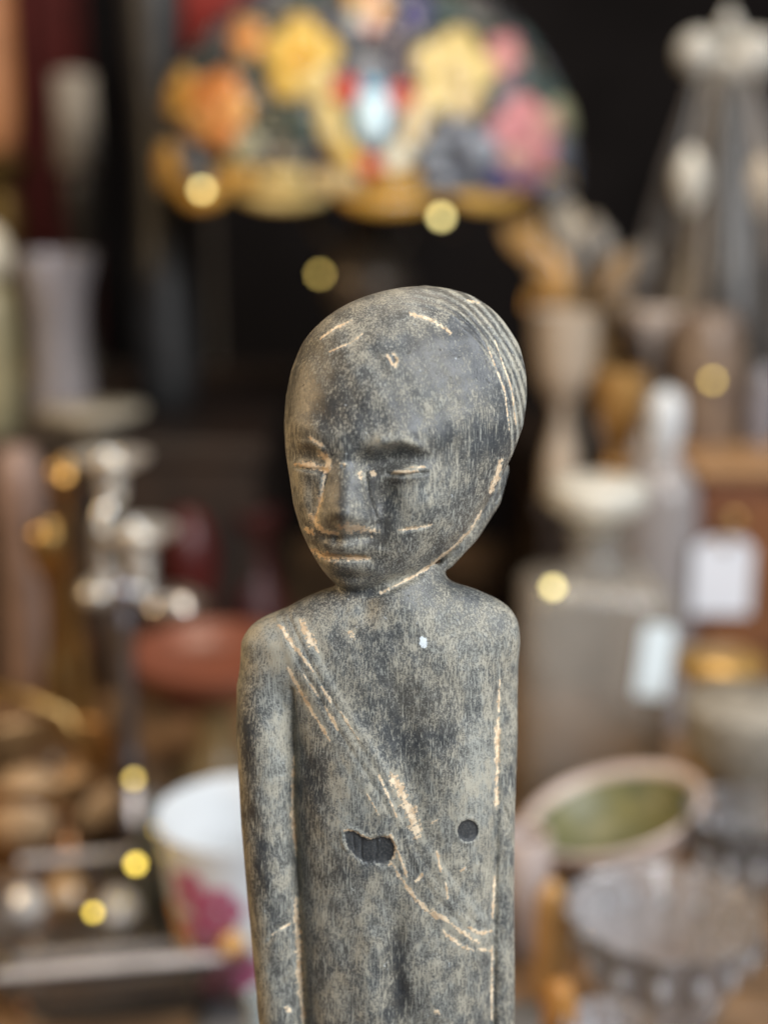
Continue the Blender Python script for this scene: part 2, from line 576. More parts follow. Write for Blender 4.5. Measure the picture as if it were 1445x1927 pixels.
# sash across the chest: a raised band with three folds
up = [(556, 1160), (600, 1238), (652, 1330), (712, 1418), (760, 1500), (795, 1580), (850, 1655), (905, 1722), (930, 1742)]
lo = [(520, 1172), (548, 1262), (620, 1390), (682, 1482), (735, 1575), (752, 1640), (800, 1705), (865, 1765), (928, 1790)]
du, tu = pdist(up); dl, tl = pdist(lo)
def side(pts):                      # signed: positive above/right of the line
    s = np.zeros(len(PX)); best = np.full(len(PX), 1e9)
    for p, q in zip(pts[:-1], pts[1:]):
        dx, dy = q[0] - p[0], q[1] - p[1]
        t = np.clip(((PX - p[0]) * dx + (PY - p[1]) * dy) / (dx * dx + dy * dy), 0, 1)
        e = np.hypot(PX - p[0] - t * dx, PY - p[1] - t * dy)
        m = e < best; best[m] = e[m]
        s[m] = np.sign((PX - p[0]) * dy - (PY - p[1]) * dx)[m]
    return s * best
su, sl_ = side(up), side(lo)        # inside the band: su < 0 and sl_ > 0
band = soft(su, 0, 2.5) * soft(-sl_, 0, 2.5) * soft(np.maximum(1150 - PY, PX - 936), 0, 4)
H += 2.0 * band
frac = np.clip(sl_ / np.maximum(sl_ - su, 1), 0, 1)
H -= 1.3 * band * np.exp(-((frac - 0.36) / 0.09) ** 2) + 1.1 * band * np.exp(-((frac - 0.68) / 0.08) ** 2)
# chip and round inlay
heart_pts = np.array([(648, 1566), (656, 1561), (668, 1564), (680, 1573), (694, 1579), (706, 1576), (720, 1573), (734, 1577), (743, 1590), (742, 1606), (733, 1622), (720, 1628), (705, 1624), (692, 1626), (678, 1619), (664, 1607), (654, 1594), (649, 1580)], float)
def poly_sd(poly):
    d, _ = pdist([tuple(p) for p in np.vstack([poly, poly[:1]])])
    ins = np.zeros(len(PX), bool)
    for (x0, y0), (x1, y1) in zip(poly, np.roll(poly, -1, 0)):
        cnd = ((y0 > PY) != (y1 > PY))
        ins ^= cnd & (PX < (x1 - x0) * (PY - y0) / (y1 - y0 + 1e-9) + x0)
    return np.where(ins, -d, d)
heart = poly_sd(heart_pts) + 1.3 * np.sin(PX * 0.5 + PY * 0.23) * np.sin(PY * 0.6 - PX * 0.31) + 0.9 * np.sin(PX * 1.1) * np.sin(PY * 0.9)
disc = np.hypot((PX - 880) / 0.92, PY - 1562) - 20
H -= 3.4 * soft(heart, 0, 1.6) + 2.8 * soft(disc, 0, 1.5)
H -= 2.4 * line([(681, 1574), (679, 1598), (682, 1622)], 2.2) + 2.0 * line([(707, 1580), (709, 1600), (706, 1624)], 2.0) + 1.5 * line([(664, 1570), (667, 1600)], 2)
H += 2.2 * np.exp(-((heart - 4) / 4) ** 2) * (PY < 1600)
H += 1.8 * np.exp(-((disc - 4) / 5) ** 2)
# arm creases, elbow fold
H -= 7 * line([(548, 1300), (553, 1420), (551, 1520), (557, 1620), (563, 1740), (569, 1840), (575, 1960)], 6, False)
H -= 5 * line([(936, 1300), (936, 1440), (934, 1560), (931, 1700), (928, 1960)], 5, False)
H -= 4 * line([(503, 1772), (520, 1750), (545, 1738)], 5) 
H -= 3 * line([(948, 1520), (958, 1545), (952, 1570)], 4)
# hand-worked unevenness
def wob(fx, fy, ph): return np.sin(PX * fx + PY * fy + ph)
H += 1.1 * (wob(.051, .017, 0) * wob(.012, .043, 1.7) + wob(.023, -.036, 2.2) * wob(-.041, .019, .6)) + 0.5 * wob(.11, .05, 1) * wob(-.06, .12, 2)
co[:, 2] += H * front

# ---- paint: where it is rubbed pale, where it is gone to the bare wood, where it stays dark
bare = np.zeros(len(PX))
def strip(pts, w, amt=1.0):
    global bare
    ph = 0.37 * pts[0][0] + 0.53 * pts[0][1]
    d, t = pdist(pts)
    n1 = np.sin(PX * 0.55 + PY * 0.21 + ph) * np.sin(PY * 0.43 - PX * 0.17 + 2 * ph) + 0.6 * np.sin(PX * 0.95 - PY * 0.7 + ph) * np.sin(PX * 0.3 + PY * 1.05)
    n2 = np.sin((PX + PY) * 0.13 + ph) * np.sin((PX - PY) * 0.19 + ph)
    d = np.maximum(d + 0.38 * w * n1, 0)
    ww = w * 1.15 * (1 + 0.45 * n2) * (0.55 + 0.45 * np.sin(np.clip(t, 0.02, 0.98) * np.pi) ** 0.6)
    bare = np.maximum(bare, amt * np.clip(1 - 0.5 * d / ww, 0, 1))
for pts, w in [
    ([(772, 590), (808, 600), (848, 626)], 4), ([(600, 640), (634, 616), (662, 603)], 2.6), ([(620, 662), (660, 645), (682, 628)], 2.0),
    ([(582, 824), (606, 838)], 3.5), ([(602, 850), (618, 868), (613, 892)], 6.5), ([(556, 874), (588, 876), (612, 884)], 6),
    ([(611, 892), (606, 930), (598, 960), (592, 982)], 4), ([(584, 968), (594, 982), (607, 996)], 6), ([(576, 996), (588, 1004)], 5),
    ([(640, 991), (670, 996), (704, 998)], 9.5), ([(612, 1000), (636, 1004)], 4.5),
    ([(737, 891), (766, 888), (786, 886)], 4), ([(678, 884), (680, 902)], 4.5), ([(699, 889), (706, 892)], 4), ([(770, 880), (798, 879)], 2.4),
    ([(753, 997), (785, 993), (812, 987)], 3.4), ([(586, 1033), (606, 1046), (640, 1048), (692, 1049)], 6.5),
    ([(943, 866), (936, 892), (923, 925)], 5.5), ([(906, 962), (884, 998), (845, 1037), (790, 1078), (716, 1116)], 3.4),
    ([(568, 1172), (580, 1192), (588, 1212)], 9), ([(590, 1212), (606, 1236)], 3), ([(526, 1176), (548, 1208), (566, 1232)], 4), ([(568, 1234), (592, 1266)], 2.5),
    ([(541, 1256), (576, 1320), (620, 1392)], 3.6), ([(606, 1292), (622, 1322)], 3), ([(612, 1330), (636, 1372)], 3), ([(640, 1338), (676, 1392)], 2.6), ([(572, 1270), (600, 1312)], 2.2),
    ([(742, 1462), (762, 1504), (776, 1540), (786, 1574)], 11), ([(714, 1458), (746, 1536)], 2.6), ([(690, 1490), (712, 1532)], 2.2),
    ([(648, 1562), (664, 1562), (684, 1574), (704, 1580), (734, 1574), (744, 1592), (742, 1612), (732, 1628)], 3.0),
    ([(738, 1626), (764, 1668), (796, 1706), (822, 1728)], 4), ([(748, 1602), (766, 1648)], 3.4), ([(812, 1712), (848, 1738), (886, 1766), (900, 1772)], 4.5),
    ([(834, 1752), (868, 1782), (890, 1788)], 4), ([(880, 1744), (904, 1756), (926, 1752)], 4), ([(900, 1786), (926, 1790)], 3), ([(782, 1658), (796, 1644)], 2.4),
    ([(822, 1600), (828, 1640)], 2.6), ([(838, 1660), (842, 1690)], 2), ([(812, 1548), (824, 1540)], 2.6), ([(866, 1640), (876, 1632)], 2.6),
    ([(553, 1424), (551, 1470), (550, 1520), (555, 1580), (557, 1610)], 3.2), ([(556, 1690), (560, 1760), (565, 1850), (572, 1940)], 5.5),
    ([(938, 1350), (935, 1440), (934, 1520)], 4.5), ([(931, 1650), (927, 1730)], 2.6), ([(940, 1280), (938, 1340)], 2.2), ([(926, 1780), (925, 1920)], 2),
    ([(656, 1190), (664, 1200)], 5), ([(512, 1760), (530, 1748), (546, 1738)], 2.6), ([(536, 1896), (548, 1902)], 4), ([(820, 1900), (826, 1906)], 4),
    ([(738, 664), (748, 676), (744, 690)], 3.2), ([(728, 668), (738, 686)], 2.4), ([(640, 872), (650, 874)], 2.2), ([(878, 566), (902, 570)], 2.4), ([(930, 640), (962, 730), (970, 800)], 1.6), ([(916, 648), (950, 738), (958, 810)], 1.6)]:
    strip(pts, w)
rub = np.full(len(PX), 0.42)
rub += 0.16 * soft(1130 - PY, 0, 12)                                    # the body is rubbed paler than the face
rub -= 0.26 * blob(650, 770, 110, 60) + 0.20 * blob(860, 660, 60, 70) + 0.12 * blob(641, 950, 24, 44) + 0.22 * blob(715, 960, 26, 60) + 0.16 * blob(650, 1108, 60, 16)
rub += 0.20 * blob(700, 830, 60, 30) + 0.18 * blob(800, 950, 70, 60) + 0.18 * blob(690, 1090, 90, 22) + 0.14 * blob(700, 740, 60, 60) + 0.14 * blob(570, 900, 30, 70)
rub += np.where(hair, 0.24 * comb, 0) * np.clip((PX - 760) / 120, 0, 1)
rub += 0.18 * np.where(hair, 1, 0) * np.clip((PX - 880) / 60, 0, 1) + 0.22 * blob(820, 760, 40, 30)
rub += 0.22 * blob(530, 1340, 30, 150) + 0.22 * blob(655, 1530, 40, 50) + 0.24 * blob(900, 1450, 40, 160) + 0.2 * blob(680, 1155, 60, 30) + 0.2 * blob(500, 1200, 40, 40)
rub -= 0.34 * line([(470, 1300), (468, 1500), (492, 1600), (495, 1700)], 16) + 0.22 * blob(780, 1330, 90, 90) + 0.24 * blob(590, 1500, 30, 120)
rub -= 0.26 * line([(748, 1740), (752, 1930)], 20) + 0.18 * blob(850, 1420, 30, 90) + 0.2 * blob(620, 1640, 60, 30)
rub += 0.14 * np.exp(-(np.abs(su) / 5) ** 2) * (PY > 1160) + 0.12 * np.exp(-(np.abs(sl_) / 5) ** 2) * (PY > 1160)
rub += 0.20 * np.clip(H / 10, -0.6, 0.6) * 0.4
rub = 0.44 + (rub - 0.44) * 0.8
dark = np.maximum(soft(heart, -1, 1.2), soft(disc, 1, 1.2))
white = np.clip(1.0 - 0.62 * np.hypot((PX - 797) / 8, (PY - 1207) / 11), 0, 1)

base_pt = np.array([0.0, 0.0, 0.0])
wpos = to_world(co[:, 0], co[:, 1], co[:, 2])
low = co[:, 1] > 3200
foot_c = to_world(np.array([745.0]), np.array([3330.0]), np.array([wline(3330.0)]))[0]
BASE_LOC = np.array([foot_c[0], foot_c[1], 0.0])
print('figure verts', len(co), 'quads', len(quads), 'z range', wpos[:, 2].min(), wpos[:, 2].max(), 'foot', BASE_LOC)

# ---- worn paint on wood
def figure_material():
    m, nt, b = new_mat('worn_slate_paint')
    tc = nt.nodes.new('ShaderNodeTexCoord')
    def attr(n):
        a = nt.nodes.new('ShaderNodeAttribute'); a.attribute_name = n
        return a.outputs['Fac']
    def noise(scale, detail, rough, vec=None, dist=0.0):
        n = N(nt, 'ShaderNodeTexNoise', Scale=scale, Detail=detail, Roughness=rough, Distortion=dist)
        L(nt, vec if vec else tc.outputs['Object'], n.inputs['Vector'])
        return n.outputs['Fac']
    def mapped(rot, scl):
        mp = nt.nodes.new('ShaderNodeMapping')
        mp.inputs['Rotation'].default_value = rot; mp.inputs['Scale'].default_value = scl
        L(nt, tc.outputs['Object'], mp.inputs['Vector'])
        return mp.outputs[0]
    s1 = noise(1050, 6, 0.74, mapped((0, math.radians(12), 0), (1, 1, 0.16)))
    hair_a = noise(2300, 3, 0.6, mapped((0, math.radians(10), 0), (1, 1, 0.07)))
    hair_b = noise(2300, 3, 0.6, mapped((0, math.radians(-50), 0), (1, 1, 0.07)))
    hair_c = noise(2100, 3, 0.6, mapped((0, math.radians(38), 0), (1, 1, 0.06)))
    grain = noise(1500, 5, 0.75)
    lowf = noise(38, 5, 0.62)
    midf = noise(170, 6, 0.70, mapped((0, math.radians(8), 0), (1, 1, 0.6)))
    pick = smooth(nt, noise(70, 2, 0.5), 0.46, 0.56)
    pick2 = smooth(nt, noise(55, 2, 0.5, mapped((1, 2, 3), (1, 1, 1))), 0.50, 0.60)
    def mixf(f, p, q):
        mx = nt.nodes.new('ShaderNodeMix'); L(nt, f, mx.inputs[0]); L(nt, p, mx.inputs[2]); L(nt, q, mx.inputs[3])
        return mx.outputs[0]
    streak = mixf(pick2, mixf(pick, hair_a, hair_b), hair_c)
    # a thin greyish bloom over the dark paint
    v = math_node(nt, 'MULTIPLY_ADD', lowf, 0.55, -0.275)
    v = math_node(nt, 'ADD', v, math_node(nt, 'MULTIPLY_ADD', midf, 0.9, -0.45))
    v = math_node(nt, 'ADD', v, attr('rub'))
    v = math_node(nt, 'ADD', v, math_node(nt, 'MULTIPLY', attr('bare'), 0.42))
    film = smooth(nt, math_node(nt, 'ADD', v, math_node(nt, 'MULTIPLY_ADD', grain, 0.9, -0.45)), 0.10, 0.95)
    # hairline rubs and pale stippling down to the ground coat
    hairm = smooth(nt, math_node(nt, 'ADD', streak, math_node(nt, 'MULTIPLY_ADD', v, 0.24, -0.09)), 0.52, 0.65)
    stip = smooth(nt, math_node(nt, 'ADD', grain, math_node(nt, 'MULTIPLY_ADD', v, 0.36, -0.155)), 0.53, 0.65)
    rubm = math_node(nt, 'MAXIMUM', math_node(nt, 'MULTIPLY', hairm, 0.62), math_node(nt, 'MULTIPLY', stip, 0.58))
    # bare wood
    w = math_node(nt, 'ADD', attr('bare'), math_node(nt, 'MULTIPLY_ADD', noise(260, 4, 0.65), 1.6, -0.8))
    w = math_node(nt, 'ADD', w, math_node(nt, 'MULTIPLY_ADD', grain, 1.5, -0.75))
    barem = smooth(nt, w, 0.56, 0.74)
    pits = smooth(nt, noise(330, 4, 0.6), 0.66, 0.72)
    under = mix_rgb(nt, smooth(nt, lowf, 0.40, 0.62), (0.038, 0.041, 0.045), (0.054, 0.048, 0.041))
    bloom = mix_rgb(nt, smooth(nt, midf, 0.40, 0.60), (0.165, 0.170, 0.160), (0.198, 0.190, 0.160))
    pale = mix_rgb(nt, smooth(nt, midf, 0.40, 0.60), (0.42, 0.425, 0.375), (0.50, 0.465, 0.37))
    col = mix_rgb(nt, film, under, bloom)
    col = mix_rgb(nt, rubm, col, pale)
    wood = mix_rgb(nt, smooth(nt, noise(420, 4, 0.6), 0.38, 0.62), (0.84, 0.68, 0.48), (0.60, 0.43, 0.27))
    col = mix_rgb(nt, math_node(nt, 'MULTIPLY', barem, 0.94), col, wood)
    col = mix_rgb(nt, math_node(nt, 'MULTIPLY', pits, 0.45), col, (0.03, 0.03, 0.03))
    dk = smooth(nt, math_node(nt, 'ADD', attr('dark'), math_node(nt, 'MULTIPLY_ADD', noise(600, 3, 0.6), 0.7, -0.35)), 0.4, 0.6)
    inl = mix_rgb(nt, smooth(nt, grain, 0.45, 0.68), (0.034, 0.037, 0.040), (0.085, 0.085, 0.082))
    col = mix_rgb(nt, dk, col, inl)
    wt = smooth(nt, math_node(nt, 'ADD', attr('white'), math_node(nt, 'MULTIPLY_ADD', noise(420, 4, 0.7), 2.0, -1.0)), 0.34, 0.60)
    col = mix_rgb(nt, wt, col, (0.74, 0.80, 0.83))
    L(nt, col, b.inputs['Base Color'])
    ro = math_node(nt, 'MULTIPLY_ADD', film, 0.16, math_node(nt, 'MULTIPLY_ADD', rubm, 0.24, 0.36))
    ro = math_node(nt, 'ADD', ro, math_node(nt, 'MULTIPLY', barem, 0.2))
    L(nt, ro, b.inputs['Roughness'])
    b.inputs['Specular IOR Level'].default_value = 0.5
    h = math_node(nt, 'MULTIPLY_ADD', rubm, -0.5, math_node(nt, 'MULTIPLY', barem, -1.6))
    h = math_node(nt, 'ADD', h, math_node(nt, 'MULTIPLY', streak, 0.8))
    h = math_node(nt, 'ADD', h, math_node(nt, 'MULTIPLY', pits, -0.6))
    bp = nt.nodes.new('ShaderNodeBump'); bp.inputs['Strength'].default_value = 0.55; bp.inputs['Distance'].default_value = 0.00040
    L(nt, h, bp.inputs['Height']); L(nt, bp.outputs[0], b.inputs['Normal'])
    return m

M_FIG = figure_material()
fig = thing('carved_figure', 'dark worn wooden figure of a standing person with closed eyes and a sash', 'statue', BASE_LOC)
me = mesh_np('body', wpos - BASE_LOC[None], quads, M_FIG)
for nm, arr in (('bare', bare * (front > 0.05)), ('rub', rub), ('dark', dark * front), ('white', white * front)):
    a = me.attributes.new(nm, 'FLOAT', 'POINT'); a.data.foreach_set('value', np.asarray(arr, np.float32))
body = put('body', me, fig)
foot_z = float(wpos[:, 2].min())
pl = lathe(rounded([(0.0, 0.0), (0.062, 0.0), (0.066, 0.004), (0.064, 0.012), (0.058, max(foot_z + 0.012, 0.014)), (0.0, max(foot_z + 0.012, 0.014))]), 48, 1.0, 0.85)
part('plinth', pl, M_FIG, fig)
del FIELD, GX, GY, GW

# ================================================================== THE SETTING
M_WALL = plain('dark_wall_paint', (0.010, 0.008, 0.008), 0.8, var=0.4, scale=3, spec=0.1)
M_TABLE = plain('brown_table_wood', (0.26, 0.155, 0.080), 0.36, col2=(0.15, 0.088, 0.048), scale=14)
M_STEPWOOD = plain('dark_step_wood', (0.030, 0.018, 0.012), 0.5, var=0.5, scale=20)
tag(part('wall', box(-2.4, 2.4, 2.60, 2.66, -0.8, 2.6), M_WALL, None, False), kind='structure')
def planks(name, x0, x1, y0, y1, z0, z1, n, mat):
    root = tag(part(name, box(x0, x1, y0, y1, z0, z1 - 0.004), mat, None, False), kind='structure')
    w = (y1 - y0) / n
    g = box(x0, x1, 0.0008, w - 0.0008, z1 - 0.004, z1, 0.0006)
    me_ = mesh_py('plank', g, mat, False)
    for i in range(n):
        put('plank', me_, root, (0, y0 + i * w, 0))
    return root
planks('table_top', -0.95, 0.95, 0.20, 1.95, -0.035, 0.0, 12, M_TABLE)

def prof(px, dist, rows, close_to=0.0, scale=1.0):
    """silhouette rows (py, half width in px) -> world lathe profile at that place"""
    out = []
    for py, hw in rows:
        p = at(px, py, dist)
        out.append((hw * px_m(dist, py) * scale, p[2]))
    return out

def place(px, dist):
    p = at(px, CY, dist)
    return np.array([p[0], dist, 0.0])

def stand(px, dist, z=0.0):
    p = place(px, dist); p[2] = z
    return p

def ztop(py, dist):
    return at(CX, py, dist)[2]

def turned(name, label, cat, px, dist, rows, mat, z0=0.0, group=None, segs=40, flute=0, depth=0.0, smooth_shade=True, hollow=0.0, foot=None):
    """a turned object as one mesh: silhouette rows top to bottom, carried down to z0"""
    b = stand(px, dist, z0)
    pr = [(r, z - z0) for r, z in prof(px, dist, rows)]
    if pr[-1][1] > 0.002:
        pr.append((foot * px_m(dist) if foot else pr[-1][0], 0.0))
    pr = [(r, max(z, 0.0)) for r, z in pr]
    pr = rounded(pr[::-1])
    if hollow:
        t = hollow
        inner = [(max(r - t, 0.0008), z) for r, z in pr[::-1] if z > pr[0][1] + t * 1.5]
        pr = pr + inner + [(0.0006, inner[-1][1])]
    pr = [(max(r, 0.0004), z) for r, z in pr]
    o = put(name, mesh_py(name, lathe(pr, segs, flute=flute, depth=depth), mat, smooth_shade), None, b)
    return tag(o, label, cat, group)

M_BRASS = plain('aged_brass', (0.52, 0.33, 0.12), 0.34, 1.0, col2=(0.30, 0.18, 0.07))
M_BRONZE = plain('dark_bronze', (0.055, 0.048, 0.042), 0.42, 0.6, var=0.4)
M_SILVER = plain('tarnished_silver', (0.84, 0.83, 0.79), 0.36, 0.8, col2=(0.58, 0.55, 0.50))
M_CREAM = plain('cream_ceramic', (0.62, 0.56, 0.44), 0.35)
M_WHITE = plain('white_porcelain', (0.66, 0.69, 0.72), 0.22, var=0.08)
M_PAPER = plain('white_paper', (0.74, 0.77, 0.84), 0.8, var=0.05)
M_RED = plain('dark_red_glaze', (0.085, 0.009, 0.008), 0.35, var=0.4)
M_TERRA = plain('red_lacquer', (0.22, 0.070, 0.038), 0.38, var=0.3)
M_ORANGE = plain('orange_wax', (0.48, 0.21, 0.085), 0.5, var=0.2)
M_OLIVE = plain('olive_glass', (0.16, 0.15, 0.07), 0.2, trans=0.3)
M_LILAC = plain('smoky_glass', (0.62, 0.58, 0.60), 0.16, trans=0.72, var=0.2)
M_CLEAR = plain('clear_cut_glass', (0.93, 0.93, 0.96), 0.06, trans=0.93, var=0.03, ior=1.52)
M_DECANT = plain('grey_decanter_glass', (0.74, 0.69, 0.62), 0.16, trans=0.72, var=0.2)
M_AMBER = plain('amber_glass', (0.74, 0.42, 0.15), 0.2, trans=0.25, var=0.3)
M_BEIGE = plain('beige_porcelain', (0.52, 0.42, 0.32), 0.4, var=0.25)
M_GREY = plain('grey_glaze', (0.27, 0.26, 0.25), 0.4, var=0.35)
M_PINKC = plain('pinkish_ceramic', (0.58, 0.47, 0.42), 0.35, var=0.2)
M_GREEN = plain('mossy_green_glaze', (0.165, 0.155, 0.062), 0.45, col2=(0.09, 0.10, 0.05), scale=60)
M_BROWNBOX = plain('red_brown_wood', (0.17, 0.060, 0.026), 0.45, var=0.4)
M_CLOTH = plain('grey_cloth', (0.17, 0.175, 0.185), 0.9, var=0.25, scale=200)
M_CURTAIN = plain('dark_red_cloth', (0.10, 0.010, 0.008), 0.9, var=0.4)
M_WAX = plain('pale_wax', (0.34, 0.31, 0.27), 0.6)
M_STRING = plain('pale_string', (0.5, 0.45, 0.36), 0.9)

# grey runner under the nearest pieces
xr = 0.12
runner_v, runner_f = [], []
NR = 28
for i in range(NR + 1):
    for j in range(9):
        x = -xr + 2 * xr * i / NR; y = 0.36 + 0.43 * j / 8
        runner_v.append((x, y, 0.004 + 0.0007 * math.sin(x * 40 + y * 30)))
for i in range(NR):
    for j in range(8):
        a = i * 9 + j
        runner_f.append((a, a + 9, a + 10, a + 1))
runner = part('table_runner', (runner_v, runner_f), M_CLOTH, None)
sm = runner.modifiers.new('thickness', 'SOLIDIFY'); sm.thickness = 0.002; sm.offset = -1
tag(runner, 'flat dark grey cloth under the glassware at the front of the table', 'cloth')

# dark display steps at the back
ZL = 0.268; ZR = 0.205
p = place(-200, 1.32); q = place(500, 1.32)
st = thing('display_step', 'dark wooden display step behind the silver candelabrum', 'shelf', ((p[0] + q[0]) / 2, 1.60, 0))
hw = (q[0] - p[0]) / 2
part('tread', box(-hw, hw, -0.27, 0.30, ZL - 0.02, ZL, 0.003), M_STEPWOOD, st, False)
part('front_board', box(-hw + 0.01, hw - 0.01, -0.26, -0.24, 0, ZL - 0.02), M_STEPWOOD, st, False)
for sx in (-1, 1):
    part('side_board', box(sx * (hw - 0.02) - 0.008, sx * (hw - 0.02) + 0.008, -0.238, 0.29, 0, ZL - 0.021), M_STEPWOOD, st, False)
p = place(1010, 1.34); q = place(1700, 1.34)
st = thing('display_step', 'dark wooden display step behind the square decanter', 'shelf', ((p[0] + q[0]) / 2, 1.60, 0))
hw = (q[0] - p[0]) / 2
part('tread', box(-hw, hw, -0.25, 0.30, ZR - 0.02, ZR, 0.003), M_STEPWOOD, st, False)
part('front_board', box(-hw + 0.01, hw - 0.01, -0.24, -0.22, 0, ZR - 0.02), M_STEPWOOD, st, False)
for sx in (-1, 1):
    part('side_board', box(sx * (hw - 0.02) - 0.008, sx * (hw - 0.02) + 0.008, -0.218, 0.29, 0, ZR - 0.021), M_STEPWOOD, st, False)

# ================================================================== STAINED GLASS LAMP
LD = 1.5
lp = stand(693, LD)
zr = ztop(322, LD)                        # rim height
R = 384 * px_m(LD, 338); HH = 372 * px_m(LD, 200)
lamp = thing('table_lamp', 'stained glass table lamp with yellow, orange and pink flowers on its dome shade', 'lamp', lp)
TILT = math.radians(5.0)
def dome(theta, h, k=1.0):
    """theta 0 faces the lens; h = 0 at the rim .. 1 at the crown"""
    h = min(max(h, -0.3), 0.995)
    r = R * math.sqrt(max(1 - h * h, 0)) if h > 0 else R * (1 - 0.05 * h * h)
    x, y, z = r * math.sin(theta) * k, -r * math.cos(theta) * k, h * HH * k
    y2 = y * math.cos(TILT) - z * math.sin(TILT); z2 = y * math.sin(TILT) + z * math.cos(TILT)
    return (x, y2, zr + z2)
SEG = 48
v, f = [], []
hs = [0, .12, .25, .4, .55, .68, .79, .88, .95, .985]
for h in hs:
    for k in range(SEG): v.append(dome(2 * math.pi * k / SEG, h))
for h in hs[::-1]:
    for k in range(SEG): v.append(dome(2 * math.pi * k / SEG, h, 0.985))
nr = 2 * len(hs)
for i in range(nr):
    i2 = (i + 1) % nr
    for k in range(SEG):
        k2 = (k + 1) % SEG
        f.append((i * SEG + k, i * SEG + k2, i2 * SEG + k2, i2 * SEG + k))
M_LEAD = plain('lead_came', (0.045, 0.045, 0.05), 0.45, 0.4)
shade = part('shade', (v, f), M_LEAD, lamp)
def pane_mesh(poly, mat, lift, bulge=0.006):
    """poly = [(theta, h)] on the dome; a thin slab standing proud of the leading"""
    n = len(poly)
    ct = (sum(p[0] for p in poly) / n, sum(p[1] for p in poly) / n)
    mid = [((p[0] + ct[0]) / 2, (p[1] + ct[1]) / 2) for p in poly]
    vv = [dome(t, h, 1.0 - 0.002) for t, h in poly] + [dome(t, h, 1 + lift) for t, h in poly] + [dome(t, h, 1 + lift + bulge) for t, h in mid] + [dome(*ct, 1 + lift + bulge * 1.25)]
    ff = []
    for k in range(n):
        k2 = (k + 1) % n
        ff += [(k, k2, n + k2, n + k), (n + k, n + k2, 2 * n + k2, 2 * n + k), (2 * n + k, 2 * n + k2, 3 * n)]
    return vv, ff
def pane(poly, mat, lift=0.010, bulge=0.006):
    return part('glass_pane', pane_mesh(poly, mat, lift, bulge), mat, shade, True)
def gmat(name, c):
    return plain('lamp_glass_' + name, c, 0.24, var=0.22, scale=55, spec=0.6)
GB = [gmat('slate', (0.085, 0.09, 0.105)), gmat('teal', (0.055, 0.09, 0.085)), gmat('moss', (0.06, 0.068, 0.045)), gmat('dusk', (0.16, 0.17, 0.20)), gmat('plum', (0.060, 0.040, 0.065)), gmat('dark', (0.035, 0.036, 0.04)), gmat('stone', (0.15, 0.145, 0.13))]
GY_ = gmat('yellow', (0.74, 0.50, 0.12)); GYC = gmat('deep_yellow', (0.75, 0.38, 0.03)); GPY = gmat('pale_yellow', (0.70, 0.54, 0.22)); GO = gmat('orange', (0.66, 0.26, 0.08)); GOC = gmat('peach', (0.74, 0.40, 0.14))
GP = gmat('pink', (0.62, 0.25, 0.26)); GPC = gmat('rose', (0.62, 0.34, 0.28)); GR = gmat('red', (0.60, 0.07, 0.04)); GA = gmat('amber', (0.72, 0.42, 0.10)); GAD = gmat('honey', (0.62, 0.34, 0.06)); GCR = gmat('cream', (0.66, 0.50, 0.25))
GBL = gmat('ice_blue', (0.62, 0.80, 0.88)); GBM = gmat('sky_blue', (0.16, 0.42, 0.62)); GIN = gmat('indigo', (0.05, 0.045, 0.16)); GW = gmat('ivory', (0.80, 0.74, 0.56)); GSG = gmat('sage', (0.34, 0.34, 0.22))
def dom(px, py):
    """pixel on the near side of the dome -> (theta, h)"""
    r = ray(px, py)
    # march along the ray to the tilted dome
    lo_t, c = (LD - R - 0.05), np.array(lp)
    best = None
    for s_ in np.linspace(LD - R - 0.03, LD + 0.05, 220):
        p = CAMP + r * (s_ / r[1]) - c
        y, z = p[1], p[2] - zr
        y0 = y * math.cos(TILT) + z * math.sin(TILT); z0 = -y * math.sin(TILT) + z * math.cos(TILT)
        h = z0 / HH
        rr = R * math.sqrt(max(1 - h * h, 0)) if h > 0 else R
        val = math.hypot(p[0], y0) - rr
        if val <= 0:
            return (math.atan2(p[0], -y0), h)
        if best is None or val < best[0]: best = (val, math.atan2(p[0], -y0), h)
    return best[1], best[2]
# ground of small panes
rows_h = [0.10, 0.22, 0.34, 0.46, 0.58, 0.70, 0.80, 0.885, 0.95]
cols = [30, 30, 30, 28, 26, 22, 18, 14]
for i in range(8):
    n = cols[i]
    for k in range(n):
        t0 = 2 * math.pi * (k + 0.5 * (i % 2)) / n; t1 = t0 + 2 * math.pi / n
        g = 0.006
        h0, h1 = rows_h[i] + g, rows_h[i + 1] - g
        tg = 0.016
        j = random.uniform(-0.02, 0.02)
        pane([(t0 + tg, h0), ((t0 + t1) / 2, h0 - 0.004), (t1 - tg, h0), (t1 - tg + j, h1), (t0 + tg + j, h1)], random.choice(GB), 0.004, 0.004)
def petal(cx_, cy_, rx, ry, rot, mat, lift=0.016, n=10):
    cy_ = cy_ + 12
    c, s_ = math.cos(math.radians(rot)), math.sin(math.radians(rot))
    pts = []
    for k in range(n):
        a = 2 * math.pi * k / n
        x, y = rx * math.cos(a), ry * math.sin(a)
        pts.append(dom(cx_ + x * c - y * s_, cy_ + x * s_ + y * c))
    return pane(pts, mat, lift, 0.008)
def flower(cx_, cy_, r, mats, centre, rot0=0, n=5, flat=0.8):
    for k in range(n):
        a = rot0 + 360 * k / n
        petal(cx_ + r * 0.6 * math.cos(math.radians(a)) * flat, cy_ + r * 0.6 * math.sin(math.radians(a)), r * 0.43, r * 0.43, a, mats[k % len(mats)])
    petal(cx_, cy_, r * 0.26 * flat, r * 0.26, 0, centre, 0.026)
flower(567, 104, 84, [GY_, GY_, GPY], GYC, -90)
flower(852, 132, 88, [GPY, GPY, GCR], GCR, -80, flat=0.85)
flower(412, 196, 76, [GO, GOC], GO, -70, flat=0.75)
flower(985, 246, 78, [GP, GPC], GP, -100, flat=0.75)
